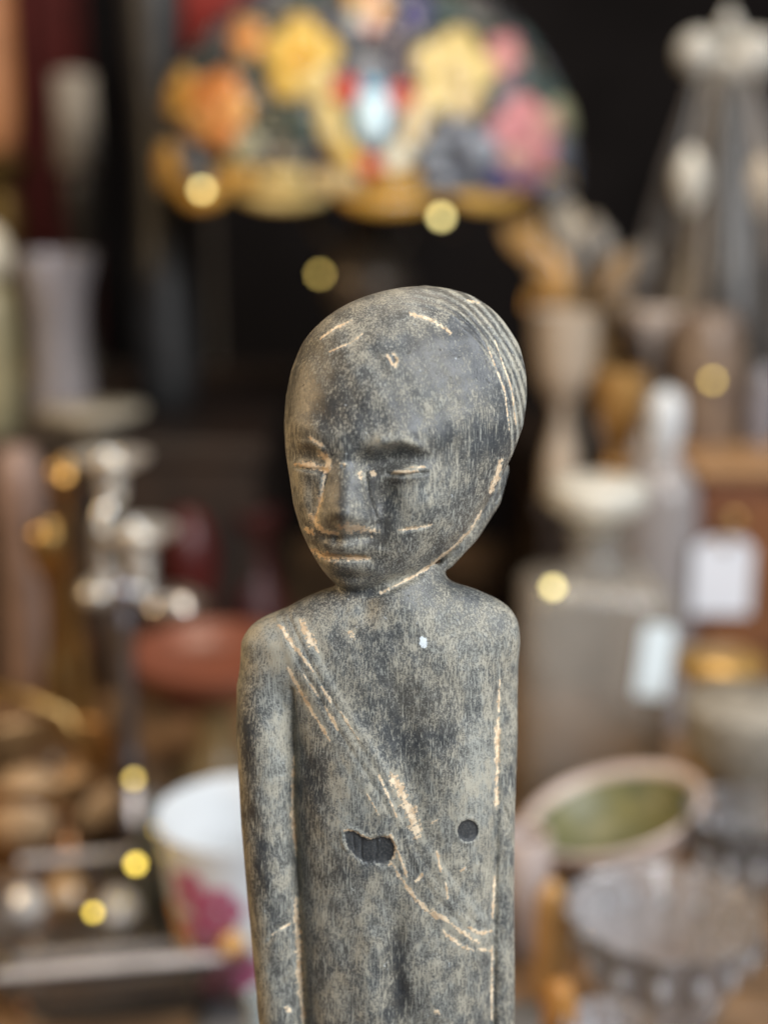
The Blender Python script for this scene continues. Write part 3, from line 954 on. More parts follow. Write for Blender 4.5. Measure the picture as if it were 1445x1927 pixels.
flower(945, 95, 42, [GP, GPC], GP, -60, flat=0.7); flower(468, 62, 42, [GO, GOC], GOC, -120, flat=0.7)
flower(335, 160, 48, [GA, GAD], GA, -60, flat=0.5)
flower(690, 6, 50, [GOC, GPC, GSG], GSG, 0)
petal(778, 18, 30, 34, 0, GIN); petal(660, 40, 34, 30, 0, GB[3]); petal(735, 60, 30, 26, 0, GB[4])
# medallion
for k, (x, y, rx, ry, ro, mt) in enumerate([(624, 225, 26, 56, -14, GPY), (657, 282, 22, 36, -40, GY_), (780, 222, 26, 56, 14, GCR), (746, 285, 23, 37, 40, GW),
                                     (652, 160, 28, 26, 0, GR), (752, 172, 26, 24, 0, GR), (694, 300, 24, 24, 0, GR), (700, 208, 36, 58, 0, GBL), (700, 158, 24, 16, 0, GBM)]):
    petal(x, y, rx, ry, ro, mt, 0.020 if k < 7 else 0.026)
petal(575, 230, 26, 40, 10, GB[1]); petal(545, 200, 22, 22, 0, GB[2]); petal(462, 270, 24, 40, 30, GSG); petal(500, 205, 22, 26, 0, GB[2])
petal(860, 235, 34, 28, 0, GB[3]); petal(905, 270, 32, 30, 20, gmat('mist', (0.30, 0.33, 0.38))); petal(935, 330, 28, 26, 0, GIN); petal(990, 330, 26, 24, 0, gmat('violet', (0.20, 0.09, 0.17))); petal(1050, 280, 24, 34, 0, GB[3]); petal(1058, 210, 22, 40, -20, GSG); petal(1040, 345, 24, 24, 0, GB[3])
petal(318, 300, 26, 44, 0, GA); petal(355, 280, 20, 26, 0, GB[3])
# amber border with scallops along the rim
nb = 26
for k in range(nb):
    t0 = 2 * math.pi * k / nb; t1 = t0 + 2 * math.pi / nb; tg = 0.014
    pane([(t0 + tg, -0.005), (t1 - tg, -0.005), (t1 - tg, 0.098), (t0 + tg, 0.098)], None or random.choice([GA, GAD, GCR, GPY, GSG, GB[3], GB[0]]), 0.006, 0.005)
ns = 13
for k in range(ns):
    tc_ = 2 * math.pi * (k + 0.22) / ns; wdt = 2 * math.pi / ns * 0.46
    pts = [(tc_ - wdt, -0.012)] + [(tc_ + wdt * math.sin(a), -0.012 - 0.085 * math.cos(a) * (1 + 0.2 * math.sin(3 * k))) for a in np.linspace(-1.35, 1.35, 9)] + [(tc_ + wdt, -0.012)]
    pane(pts, [GAD, GA, GPY, GB[3], GA, GCR, GSG, GAD, GPY, GA, GCR, GA, GPY][k % 13], 0.004, 0.006)
M_LBASE = plain('lamp_bronze', (0.10, 0.078, 0.060), 0.40, 0.4, var=0.4)
part('stem', lathe(rounded([(0.018, 0.04), (0.022, 0.07), (0.014, 0.12), (0.030, 0.22), (0.022, 0.32), (0.026, 0.36), (0.050, 0.40), (0.052, 0.425), (0.030, 0.45), (0.011, 0.47), (0.011, zr + HH * 0.9), (0.0005, zr + HH * 0.9)]), 32), M_LBASE, lamp)
part('foot', lathe(rounded([(0.0, 0.0), (0.095, 0.0), (0.098, 0.012), (0.07, 0.026), (0.03, 0.045), (0.0, 0.045)]), 40, flute=10, depth=0.04), M_LBASE, lamp)
part('crown_cap', lathe(rounded([(0.062, zr + HH * 0.965), (0.05, zr + HH * 1.02), (0.02, zr + HH * 1.05), (0.012, zr + HH * 1.12), (0.0005, zr + HH * 1.15)]), 28), M_LBASE, lamp, loc=(0, math.sin(TILT) * -HH, 0))
for sgn in (-1, 1):
    part('socket_arm', tube([(0, 0, 0.44), (sgn * 0.03, 0, 0.445), (sgn * 0.055, 0, 0.47), (sgn * 0.06, 0, 0.50)], 0.007), M_LBASE, lamp)
    part('lamp_bulb', lathe(rounded([(0.0005, 0.50), (0.014, 0.50), (0.022, 0.54), (0.020, 0.565), (0.0005, 0.58)]), 20), plain('frosted_bulb', (0.6, 0.57, 0.5), 0.4), lamp, loc=(sgn * 0.06, 0, 0))

# ================================================================== LEFT SIDE
# silver candelabrum
CD = 0.985
cb = stand(222, CD)
cand = thing('candelabrum', 'tarnished silver candelabrum with two candle cups beside the floral bowl', 'candelabrum', cb)
def cp(rows, dx=0): return [(max(r, 0.0004), max(z, 0)) for r, z in prof(222, CD, rows)][::-1]
part('foot', lathe(rounded(cp([(1462, 16), (1490, 34), (1520, 60), (1560, 78), (1590, 92)]) and [(0.0, 0.0)] + [(92 * px_m(CD), 0.0), (94 * px_m(CD), 0.006)] + cp([(1470, 16), (1500, 40), (1540, 66)])), 40, flute=8, depth=0.03), plain('dark_silver', (0.26, 0.22, 0.20), 0.3, 1.0, var=0.5), cand)
part('stem', lathe(rounded([(0.0004, ztop(1505, CD))] + cp([(1090, 26), (1110, 34), (1130, 24), (1165, 32), (1190, 30), (1215, 20), (1300, 22), (1400, 20), (1425, 27), (1450, 26), (1475, 16), (1500, 30)]) + [(0.0004, ztop(1085, CD))]), 28), plain('stem_silver', (0.36, 0.35, 0.39), 0.34, 1.0, var=0.4), cand)
def cup(px, py_top, s_=1.0, w=1.0):
    m = px_m(CD, py_top) * s_
    x = (px - 222) * px_m(CD, py_top); z = ztop(py_top, CD)
    pr = [(0.0004, -100 * m), (14 * m, -100 * m), (26 * m, -92 * m), (30 * m, -60 * m), (26 * m, -40 * m), (38 * m, -32 * m), (74 * w * m, -20 * m), (80 * w * m, -6 * m), (78 * w * m, -2 * m), (46 * m, -12 * m), (30 * m, -14 * m), (28 * m, -2 * m), (20 * m, 0), (18 * m, -30 * m), (0.0004, -30 * m)]
    part('candle_cup', lathe(rounded(pr), 32), M_SILVER, cand, loc=(x, 0, z))
    return np.array([x, 0, z - 95 * m])
c1 = cup(212, 852, 0.95); c2 = cup(258, 988, 1.05, 0.9); 
j = np.array([0, 0, ztop(1110, CD)])
def arm_to(c, bend):
    part('arm', tube([j, j * 0.6 + c * 0.4 + np.array([bend, 0, -0.008]), j * 0.2 + c * 0.8 + np.array([bend * 0.8, 0, -0.004]), c + np.array([0, 0, 0.004])], 0.0065), M_SILVER, cand)
arm_to(c1, -0.012); arm_to(c2, 0.012)
part('finial', lathe(rounded([(0.0004, -0.01), (0.012, -0.006), (0.015, 0.004), (0.008, 0.012), (0.0004, 0.016)]), 20), M_SILVER, cand, loc=(-0.018, 0, ztop(1120, CD)))
part('leaf_ornament', lathe(rounded([(0.0004, -0.012), (0.020, -0.008), (0.026, 0.002), (0.016, 0.010), (0.0004, 0.012)]), 18, flute=6, depth=0.12), plain('pale_silver', (0.75, 0.70, 0.66), 0.3, 1.0), cand, loc=(0.040, -0.005, ztop(1130, CD)))

# floral bowl
BD = 0.83
bb = stand(440, BD, 0.006)
bowl = thing('floral_bowl', 'white porcelain bowl with magenta flowers behind the figure', 'bowl', bb)
bp_ = [(0.0004, 0.0), (0.036, 0.0), (0.038, 0.006), (0.042, 0.012), (0.049, 0.05), (0.054, 0.095), (0.0575, 0.113), (0.0565, 0.1135), (0.0525, 0.098), (0.047, 0.055), (0.036, 0.018), (0.0004, 0.014)]
part('bowl_wall', lathe(rounded(bp_), 56), M_WHITE, bowl)
M_MAG = plain('magenta_enamel', (0.42, 0.10, 0.19), 0.3); M_GLD = plain('orange_enamel', (0.75, 0.36, 0.10), 0.3); M_LEAFP = plain('grey_lilac_enamel', (0.40, 0.38, 0.46), 0.3)
def on_bowl(a, z): 
    r = np.interp(z, [0.012, 0.05, 0.095], [0.0425, 0.0494, 0.0542])
    return np.array([r * math.sin(a), -r * math.cos(a), z]), np.array([math.sin(a), -math.cos(a), 0])
def decal(name, a, z, ra, rz, mat):
    vv, ff = [], []
    n = 12
    for ring_, lift in ((1.0, 0.0002), (0.55, 0.0009), (0.0, 0.0011)):
        for k in range(n if ring_ else 1):
            w = 2 * math.pi * k / n
            p_, nn = on_bowl(a + ring_ * ra * math.cos(w), z + ring_ * rz * math.sin(w))
            vv.append(tuple(p_ + nn * lift))
    for k in range(n):
        k2 = (k + 1) % n
        ff += [(k, k2, n + k2, n + k), (n + k, n + k2, 2 * n)]
    part(name, (vv, ff), mat, bowl)
for a, z in ((-0.60, 0.078), (-0.22, 0.070), (-0.50, 0.046), (-0.40, 0.016), (0.05, 0.022)):
    for k in range(5):
        w = 2 * math.pi * k / 5
        decal('painted_petal', a + 0.19 * math.cos(w), z + 0.0095 * math.sin(w), 0.15, 0.0075, M_MAG)
for a, z in ((-1.05, 0.055), (-0.72, 0.040), (-1.15, 0.028), (-0.98, 0.044)):
    decal('painted_leaf', a, z, 0.15, 0.008, M_GLD)
decal('painted_leaf', -0.15, 0.040, 0.16, 0.006, M_LEAFP); decal('painted_leaf', -0.55, 0.042, 0.14, 0.005, M_LEAFP)

# rectangular cut glass dish at the lower left
gp = on_table(150, 1770)
dish = thing('glass_dish', 'rectangular cut glass dish with thick ribbed walls at the front left', 'dish', (-0.176, 0.835, 0.002))
def open_dish(hx, hy, h, flare, t):
    def rg(x, y, z, c=0.018): return [(-x + c, -y, z), (x - c, -y, z), (x, -y + c, z), (x, y - c, z), (x - c, y, z), (-x + c, y, z), (-x, y - c, z), (-x, -y + c, z)]
    rings = [rg(hx - flare, hy - flare, 0), rg(hx - flare + 0.002, hy - flare + 0.002, 0.006), rg(hx, hy, h - 0.004), rg(hx - 0.002, hy - 0.002, h), rg(hx - t, hy - t, h), rg(hx - t - 0.001, hy - t - 0.001, h - 0.003), rg(hx - flare - t, hy - flare - t, 0.009)]
    vv = [p_ for r_ in rings for p_ in r_]; ff = [tuple(reversed(range(8)))]
    for i in range(len(rings) - 1):
        for k in range(8):
            k2 = (k + 1) % 8
            ff.append((i * 8 + k, i * 8 + k2, (i + 1) * 8 + k2, (i + 1) * 8 + k))
    ff.append(tuple((len(rings) - 1) * 8 + k for k in range(8)))
    return vv, ff
M_TRAYG = plain('thick_tray_glass', (0.95, 0.90, 0.85), 0.06, trans=0.97, var=0.04)
dish.rotation_euler = (0, 0, math.radians(9))
part('dish_wall', open_dish(0.092, 0.078, 0.044, 0.018, 0.010), M_TRAYG, dish, False)
rib = mesh_py('rib', tube([(0, 0, 0.004), (0, 0.0006, 0.012), (0, 0.001, 0.036)], [0.0022, 0.0034, 0.0022], 8), M_CLEAR)
for k in range(6):
    put('rib', rib, dish, (0.0795, -0.05 + 0.02 * k, 0.003), (0, math.radians(22), math.radians(0)))
M_BARG = plain('pale_divider_glass', (0.84, 0.80, 0.78), 0.12, trans=0.72)
M_RIMG = plain('frosted_rim_glass', (0.80, 0.77, 0.79), 0.2, trans=0.35)
part('divider', box(-0.070, 0.070, -0.034, -0.028, 0.0092, 0.034, 0.0015), M_BARG, dish, False)
part('rim_band', box(-0.076, 0.066, -0.0776, -0.0690, 0.0442, 0.0475, 0.001), M_RIMG, dish, False)
part('rim_band', box(-0.076, 0.066, 0.0690, 0.0776, 0.0442, 0.0475, 0.001), M_RIMG, dish, False)
part('amber_glint_knob', lathe(rounded([(0.0004, 0), (0.007, 0), (0.010, 0.006), (0.006, 0.013), (0.0004, 0.015)]), 18), M_AMBER, dish, loc=(0.070, -0.0735, 0.0476))  # knob added to give the rim an amber glint

turned('shot_glass', 'small clear glass with pale rim at the bottom beside the figure', 'glass', 462, 0.70, [(1868, 26), (1920, 24), (1960, 22)], plain('bluish_clear_glass', (0.80, 0.90, 0.92), 0.08, trans=0.7), 0.006, hollow=0.002)

st_geo = lathe([(0.0004, 0), (0.007, 0), (0.008, 0.004), (0.014, 0.012), (0.016, 0.018), (0.012, 0.026), (0.006, 0.031), (0.0004, 0.032)], 8)  # cut-glass stoppers added to put glints into the dish
M_STOP = plain('stopper_crystal', (0.90, 0.88, 0.86), 0.06, trans=0.5, ior=1.8)
M_STOPA = plain('stopper_honey_crystal', (0.80, 0.52, 0.26), 0.08, trans=0.5, ior=1.7)
for px, py, mt_, lb in ((52, 1716, M_STOP, 'clear glass stopper added for glints left in the rectangular dish'), (128, 1690, M_STOPA, 'honey glass stopper added for glints at the back of the rectangular dish'), (226, 1722, M_STOP, 'clear glass stopper added for glints right in the rectangular dish')):
    g_ = on_table(px, py + 30, 0.0125)
    tag(put('glint_stopper', mesh_py('glint_stopper', st_geo, mt_, False), None, g_), lb, 'stopper', 'glass stoppers added for glints in the dish')

# left background
turned('glass_vase', 'tall flared smoky glass vase on the dark step', 'vase', 128, 1.42, [(478, 80), (500, 74), (560, 56), (640, 52), (720, 58), (770, 62)], M_LILAC, ZL, hollow=0.004)
turned('stoppered_jar', 'olive jar with a round cream lid at the left edge', 'jar', 2, 1.40, [(425, 6), (440, 34), (480, 44), (515, 40), (535, 30), (560, 48), (640, 54), (740, 50), (790, 46)], plain('olive_cream_jar', (0.30, 0.26, 0.15), 0.4, col2=(0.18, 0.16, 0.09)), ZL)
for o in [bpy.data.objects['stoppered_jar']]:
    lid = part('lid', lathe(rounded([(0.0004, 0), (44 * px_m(1.4), 0.002), (50 * px_m(1.4), 0.028), (34 * px_m(1.4), 0.052), (0.0004, 0.06)]), 28), M_CREAM, o, loc=(0, 0, ztop(528, 1.40) - ZL))
oc = thing('pillar_candle', 'tall orange pillar candle on a brass holder at the left edge', 'candle', stand(38, 1.78, ZL))
k_ = px_m(1.78)
part('candle', lathe(rounded([(0.0004, ztop(292, 1.78) - ZL), (42 * k_, ztop(292, 1.78) - ZL), (43 * k_, ztop(0, 1.78) - ZL), (42 * k_, ztop(-70, 1.78) - ZL), (0.0004, ztop(-75, 1.78) - ZL)]), 32), M_ORANGE, oc)
part('holder', lathe(rounded([(0.0004, 0), (0.05, 0), (0.05, 0.01), (0.02, 0.03), (0.016, 0.1), (0.03, ztop(400, 1.78) - ZL), (0.016, ztop(360, 1.78) - ZL), (56 * k_, ztop(310, 1.78) - ZL), (57 * k_, ztop(294, 1.78) - ZL), (0.0004, ztop(294, 1.78) - ZL)]), 32), plain('dark_brass', (0.16, 0.10, 0.03), 0.5, 0.8), oc)
pc = thing('taper_candle', 'pale candle on a thin dark stick behind the glass vase', 'candle', stand(180, 1.80, ZL))
part('candle', lathe([(0.0004, ztop(320, 1.8) - ZL), (38 * k_, ztop(320, 1.8) - ZL), (34 * k_, ztop(140, 1.8) - ZL), (0.0004, ztop(132, 1.8) - ZL)], 28), M_WAX, pc)
part('stick', lathe(rounded([(0.0004, 0), (0.04, 0), (0.04, 0.008), (0.01, 0.02), (0.008, 0.12), (0.03, ztop(325, 1.8) - ZL), (0.0004, ztop(321, 1.8) - ZL)]), 24), M_BRONZE, pc)
turned('bronze_vase', 'tall dark bronze vase left of the lamp', 'vase', 325, 1.55, [(-120, 60), (60, 54), (200, 40), (420, 42), (520, 58), (620, 66), (720, 60), (800, 46), (850, 40)], plain('near_black_bronze', (0.045, 0.043, 0.042), 0.5, 0.3, var=0.4), ZL)
turned('cream_stand', 'cream ceramic cake stand behind the candelabrum', 'cake stand', 186, 1.37, [(768, 96), (778, 98), (786, 84), (796, 30), (815, 26), (830, 60)], plain('dull_cream', (0.36, 0.32, 0.25), 0.4, var=0.3), ZL)
turned('brass_goblet', 'small brass goblet with egg shaped bowl left of the candelabrum', 'goblet', 88, 1.08, [(980, 18), (990, 34), (1030, 40), (1070, 28), (1090, 12), (1200, 10), (1300, 34)], M_BRASS, 0.0)
turned('brass_candlestick', 'brass candlestick with a round knob behind the candelabrum', 'candlestick', 124, 1.11, [(862, 14), (872, 26), (895, 32), (918, 26), (930, 10), (1100, 12), (1300, 44)], M_BRASS, 0.0)
turned('pink_jar', 'dull pink ceramic jar at the left edge', 'jar', 40, 1.20, [(840, 20), (850, 36), (900, 48), (980, 44), (1000, 40), (1250, 48)], plain('dull_pink_glaze', (0.30, 0.20, 0.16), 0.45), 0.0)
turned('red_vase', 'round dark red glazed vase beside the candelabrum', 'vase', 352, 1.30, [(960, 20), (985, 44), (1050, 58), (1110, 46), (1150, 36), (1280, 40)], M_RED, 0.0)
turned('red_bottle', 'dark red bottle half hidden behind the head of the figure', 'bottle', 478, 1.36, [(960, 50), (985, 46), (1020, 26), (1070, 30), (1130, 60), (1200, 64), (1280, 60)], plain('deep_red_glaze', (0.050, 0.006, 0.005), 0.5), 0.0)
rc = thing('footed_bowl', 'red lacquered shallow bowl on a brown foot behind the shoulder', 'bowl', stand(395, 1.13))
m13 = px_m(1.13)
part('bowl', lathe(rounded([(0.0004, ztop(1312, 1.13)), (60 * m13, ztop(1312, 1.13)), (150 * m13, ztop(1270, 1.13)), (176 * m13, ztop(1222, 1.13)), (172 * m13, ztop(1220, 1.13)), (130 * m13, ztop(1264, 1.13)), (0.0004, ztop(1285, 1.13))]), 48), M_TERRA, rc)
part('foot', lathe(rounded([(0.0004, 0.0), (90 * m13, 0.0), (88 * m13, 0.01), (44 * m13, 0.03), (34 * m13, ztop(1320, 1.13)), (48 * m13, ztop(1310, 1.13)), (0.0004, ztop(1310, 1.13))]), 36), plain('olive_brown_wood', (0.17, 0.115, 0.05), 0.4), rc)
# brass bowl and its loose pieces
gb = thing('brass_bowl', 'wide brass bowl at the left edge behind the glass dish', 'bowl', stand(40, 0.99))
m9 = px_m(0.99)
part('bowl', lathe(rounded([(0.0004, 0.004), (80 * m9, 0.004), (150 * m9, 0.03), (172 * m9, 0.085), (176 * m9, 0.092), (170 * m9, 0.09), (146 * m9, 0.036), (0.0004, 0.012)]), 48), plain('brown_brass', (0.34, 0.20, 0.09), 0.34, 0.85, var=0.4), gb)
part('foot_ring', lathe([(70 * m9, 0), (82 * m9, 0), (80 * m9, 0.0045), (70 * m9, 0.0045)], 36), M_BRASS, gb)
part('handle', tube([(0.055, -0.03, 0.088), (0.03, -0.03, 0.135), (-0.02, -0.03, 0.155), (-0.06, -0.03, 0.13), (-0.075, -0.03, 0.09)], 0.006), M_BRASS, gb)
fr = [('honey coloured glass ball lying in the brass bowl', 120, 0.97, 0.030, plain('honey_ball', (0.42, 0.25, 0.12), 0.2)), ('tan marbled ball lying in the brass bowl', 15, 0.95, 0.032, plain('tan_ball', (0.46, 0.31, 0.18), 0.3)), ('dark brown ball at the middle of the brass bowl', 62, 1.00, 0.030, plain('brown_ball', (0.12, 0.07, 0.04), 0.2)), ('pale grey ball at the right of the brass bowl', 150, 1.00, 0.020, plain('grey_ball', (0.5, 0.48, 0.46), 0.2))]
for lb, px, d, r, mt in fr:
    pr = [(max(r * math.sin(a), 0.0004), r - r * math.cos(a)) for a in np.linspace(0, math.pi, 14)]
    tag(put('ball', mesh_py('ball', lathe(pr, 24), mt), None, stand(px, d, 0.030)), lb, 'ball', 'balls in the brass bowl')
turned('inkwell', 'small dark inkwell with blue grey cap at the candelabrum foot', 'inkwell', 262, 0.90, [(1490, 10), (1505, 26), (1560, 30), (1580, 40), (1640, 44)], plain('ink_glass', (0.10, 0.11, 0.12), 0.2), 0.0)
turned('brass_bell', 'little brown handbell behind the glass dish', 'bell', 90, 0.93, [(1520, 8), (1530, 14), (1560, 10), (1580, 26), (1630, 46)], plain('brown_copper', (0.30, 0.15, 0.07), 0.3, 0.9), 0.0)

# back left cloths
cur_v, cur_f = [], []
for i in range(40):
    x = -0.93 + 0.011 * i
    for z in (-0.03, 1.5):
        cur_v.append((x, 2.40 + 0.025 * math.sin(i * 0.9), z))
for i in range(39): cur_f.append((2 * i, 2 * i + 2, 2 * i + 3, 2 * i + 1))
cu = part('curtain', (cur_v, cur_f), M_CURTAIN, None); s2_ = cu.modifiers.new('thickness', 'SOLIDIFY'); s2_.thickness = 0.006
tag(cu, 'dark red curtain hanging behind the orange candle', 'curtain')
rs = thing('red_lamp', 'dark red cone lampshade behind the stained glass lamp', 'lamp', stand(415, 2.05, 0.0))
part('lampshade', lathe([(0.11, ztop(100, 2.05)), (0.075, ztop(-120, 2.05)), (0.073, ztop(-120, 2.05)), (0.108, ztop(100, 2.05))], 36), plain('red_shade_cloth', (0.28, 0.022, 0.014), 0.8), rs)
part('stem', lathe([(0.0004, -0.03), (0.07, -0.03), (0.07, -0.01), (0.01, 0.0), (0.01, ztop(-110, 2.05)), (0.0004, ztop(-110, 2.05))], 20), M_BRONZE, rs)

# ================================================================== RIGHT SIDE
DD = 1.10
m1 = px_m(DD, 1250)
dec = thing('decanter', 'square grey glass decanter with flat round stopper right of the figure', 'decanter', stand(1124, DD))
dw = 137 * m1; zs = ztop(1090, DD)
def sq_loft(rows, n=32, p=4.0):
    vv, ff = [], []
    for hw_, z, pw in rows:
        for k in range(n):
            a = 2 * math.pi * k / n
            c, s_ = math.cos(a), math.sin(a)
            r = hw_ / ((abs(c) ** pw + abs(s_) ** pw) ** (1 / pw))
            vv.append((r * c, r * s_ * 0.8, z))
    for i in range(len(rows) - 1):
        for k in range(n):
            k2 = (k + 1) % n
            ff.append((i * n + k, i * n + k2, (i + 1) * n + k2, (i + 1) * n + k))
    ff.append(tuple(reversed(range(n)))); ff.append(tuple((len(rows) - 1) * n + k for k in range(n)))
    return vv, ff
nkr = 44 * m1; zn = ztop(1005, DD)
part('bottle', sq_loft([(dw * 0.96, 0.0, 7), (dw, 0.004, 7), (dw, zs - 0.012, 7), (dw * 0.97, zs - 0.004, 6), (dw * 0.86, zs + 0.002, 5), (dw * 0.60, zs + 0.008, 3.5), (nkr * 1.15, zs + 0.016, 2.2), (nkr, zs + 0.024, 2), (nkr, zn - 0.003, 2), (nkr * 1.3, zn, 2), (nkr * 1.3, zn + 0.003, 2), (nkr * 0.8, zn + 0.003, 2)]), M_DECANT, dec)
m2 = px_m(DD, 930)
part('stopper', lathe(rounded([(0.0004, 0), (34 * m2, 0), (40 * m2, 0.006), (60 * m2, 0.012), (90 * m2, 0.020), (94 * m2, 0.034), (86 * m2, 0.042), (50 * m2, 0.045), (0.0004, 0.045)]), 32, flute=12, depth=0.04), plain('pale_stopper_glass', (0.86, 0.84, 0.76), 0.18, trans=0.35, var=0.1), dec, loc=(0, 0, zn + 0.0032))
def slab_tag(name, label, px, py0, py1, hw_, dist, mat, rot=0.0, chamfer=0.35):
    m = px_m(dist, (py0 + py1) / 2)
    c = at(px, (py0 + py1) / 2, dist); hh = (py1 - py0) / 2 * m; w = hw_ * m; ch = w * chamfer
    o2 = [(-w, -hh), (w, -hh), (w, hh - ch), (w - ch, hh), (-w + ch, hh), (-w, hh - ch)]
    n = len(o2)
    vv = [(x, -0.0006, z) for x, z in o2] + [(x, 0.0006, z) for x, z in o2]
    ff = [tuple(range(n)), tuple(reversed(range(n, 2 * n)))] + [(k, n + k, n + (k + 1) % n, (k + 1) % n) for k in range(n)]
    root = thing(name, label, 'tag', c)
    root.rotation_euler = (0, rot, 0)
    part('card', (vv, ff), mat, root, False)
    return root, hh
M_PAPERB = plain('bluish_white_paper', (0.78, 0.88, 0.93), 0.7, var=0.04)
tg, hh = slab_tag('price_tag', 'small white tag hanging against the right side of the decanter', 1232, 1172, 1318, 31, DD - dw * 0.8 - 0.004, M_PAPERB, math.radians(5))
part('string', tube([(0, 0, hh - 0.004), (-0.006, 0.002, hh + 0.02), (-0.028, 0.03, hh + 0.052)], 0.0006, 6), M_STRING, tg)
WD = 1.24
p0 = at(1330, 1000, WD)
bx = thing('wooden_box', 'red brown wooden box with a drawer at the right edge', 'box', (at(1430, 1000, WD)[0], WD + 0.09, 0))
zb = ztop(905, WD)
part('carcass', box(-0.058, 0.12, -0.085, 0.085, 0.0, zb, 0.002), M_BROWNBOX, bx, False)
part('drawer_front', box(-0.046, 0.108, -0.0905, -0.0852, zb * 0.35, zb - 0.02, 0.001), plain('drawer_wood', (0.22, 0.085, 0.032), 0.4), bx, False)
part('lid', box(-0.064, 0.126, -0.092, 0.09, zb + 0.0005, zb + 0.012, 0.002), plain('pale_lid_wood', (0.36, 0.20, 0.09), 0.45), bx, False)
part('knob', lathe(rounded([(0.004, 0), (0.004, 0.006), (0.009, 0.01), (0.007, 0.016), (0.0004, 0.017)]), 16), M_BRASS, bx, loc=(-0.028, -0.0905, ztop(975, WD)), rot=(math.pi / 2, 0, 0))
tg, hh = slab_tag('price_tag', 'large white price tag hanging in front of the wooden box', 1357, 1012, 1160, 56, WD - 0.012, M_PAPER, 0)
part('string', tube([(0, 0.0, hh - 0.005), (-0.001, 0.0, hh + 0.008), (0.0, 0.001, ztop(968, WD) - at(1357, 1086, WD - 0.012)[2])], 0.0007, 6), M_STRING, tg)
part('eyelet', lathe([(0.003, -0.001), (0.005, -0.001), (0.005, 0.001), (0.003, 0.001)], 16), M_BRASS, tg, loc=(0, -0.001, hh - 0.006), rot=(math.pi / 2, 0, 0))

bt = thing('tall_bottle', 'tall grey glass bottle with white oval stopper behind the decanter', 'bottle', stand(1242, 1.27))
mB = px_m(1.27)
part('bottle', lathe(rounded([(0.0004, 0), (76 * mB, 0), (78 * mB, 0.01), (78 * mB, ztop(960, 1.27)), (70 * mB, ztop(900, 1.27)), (34 * mB, ztop(868, 1.27)), (30 * mB, ztop(850, 1.27)), (0.0004, ztop(850, 1.27))]), 32), plain('grey_bottle_glass', (0.46, 0.43, 0.43), 0.2, trans=0.35, var=0.15), bt)
part('stopper', lathe(rounded([(0.0004, ztop(862, 1.27)), (24 * mB, ztop(858, 1.27)), (36 * mB, ztop(800, 1.27)), (32 * mB, ztop(745, 1.27)), (0.0004, ztop(728, 1.27))]), 28), M_WHITE, bt)
turned('glass_bottle', 'slim pale glass bottle at the right edge above the wooden box', 'bottle', 1420, 1.36, [(690, 14), (720, 26), (800, 30), (850, 26), (880, 30)], plain('lilac_bottle', (0.42, 0.40, 0.44), 0.2, trans=0.4), ZR)

# tall ornament with a white crown
OD = 1.47
mo = px_m(OD)
orn = thing('tall_ornament', 'tall grey cone shaped ornament with white knobbed crown at upper right', 'ornament', stand(1318, OD, ZR))
def oz(py): return ztop(py, OD) - ZR
part('cone', lathe(rounded([(0.0004, 0), (120 * mo, 0), (150 * mo, oz(640)), (122 * mo, oz(480)), (88 * mo, oz(320)), (56 * mo, oz(190)), (44 * mo, oz(140)), (0.0004, oz(130))]), 40), plain('smoky_cone', (0.16, 0.14, 0.125), 0.35, trans=0.55), orn)
strand_m = [plain('strand_a', (0.30, 0.27, 0.26), 0.3, trans=0.4), plain('strand_b', (0.15, 0.15, 0.15), 0.3, trans=0.3), plain('strand_c', (0.34, 0.29, 0.25), 0.35, trans=0.3), plain('strand_d', (0.20, 0.165, 0.13), 0.35)]
for k in range(18):
    a = 2 * math.pi * (k + 0.3) / 18
    pts = [(r_ * mo * math.cos(a), r_ * mo * math.sin(a), oz(y_)) for r_, y_ in ((48, 145), (60, 190), (93, 320), (127, 480), (155, 640))]
    q_ = random.uniform(0.45, 1.0)
    part('strand', tube(pts[:random.choice([4, 5, 5])], [w_ * q_ * mo for w_ in (6, 8, 12, 17, 20)], 8), random.choice(strand_m), orn)
M_KNOB = plain('white_crown', (0.54, 0.52, 0.47), 0.4)
for k, (x, y, r_) in enumerate([(-46, 100, 40), (42, 108, 42), (8, 66, 24), (10, 128, 30)]):
    part('crown_knob', lathe([(max(r_ * mo * math.sin(a), 0.0004), -r_ * mo * math.cos(a)) for a in np.linspace(0, math.pi, 12)], 20), M_KNOB, orn, loc=(x * mo, (-1) ** k * 0.01, oz(y)))
part('crown_tip', lathe(rounded([(0.0004, oz(60)), (22 * mo, oz(55)), (12 * mo, oz(30)), (0.0004, oz(12))]), 16), M_KNOB, orn)
for x, y, mt in ((-72, 340, plain('pale_drop', (0.66, 0.63, 0.55), 0.35)), (52, 352, plain('tan_drop', (0.50, 0.42, 0.32), 0.35))):
    part('drop', lathe(rounded([(0.0004, -0.034), (20 * mo, -0.022), (30 * mo, 0.002), (20 * mo, 0.022), (0.0004, 0.034)]), 18), mt, orn, loc=(x * mo, -86 * mo, oz(y)))

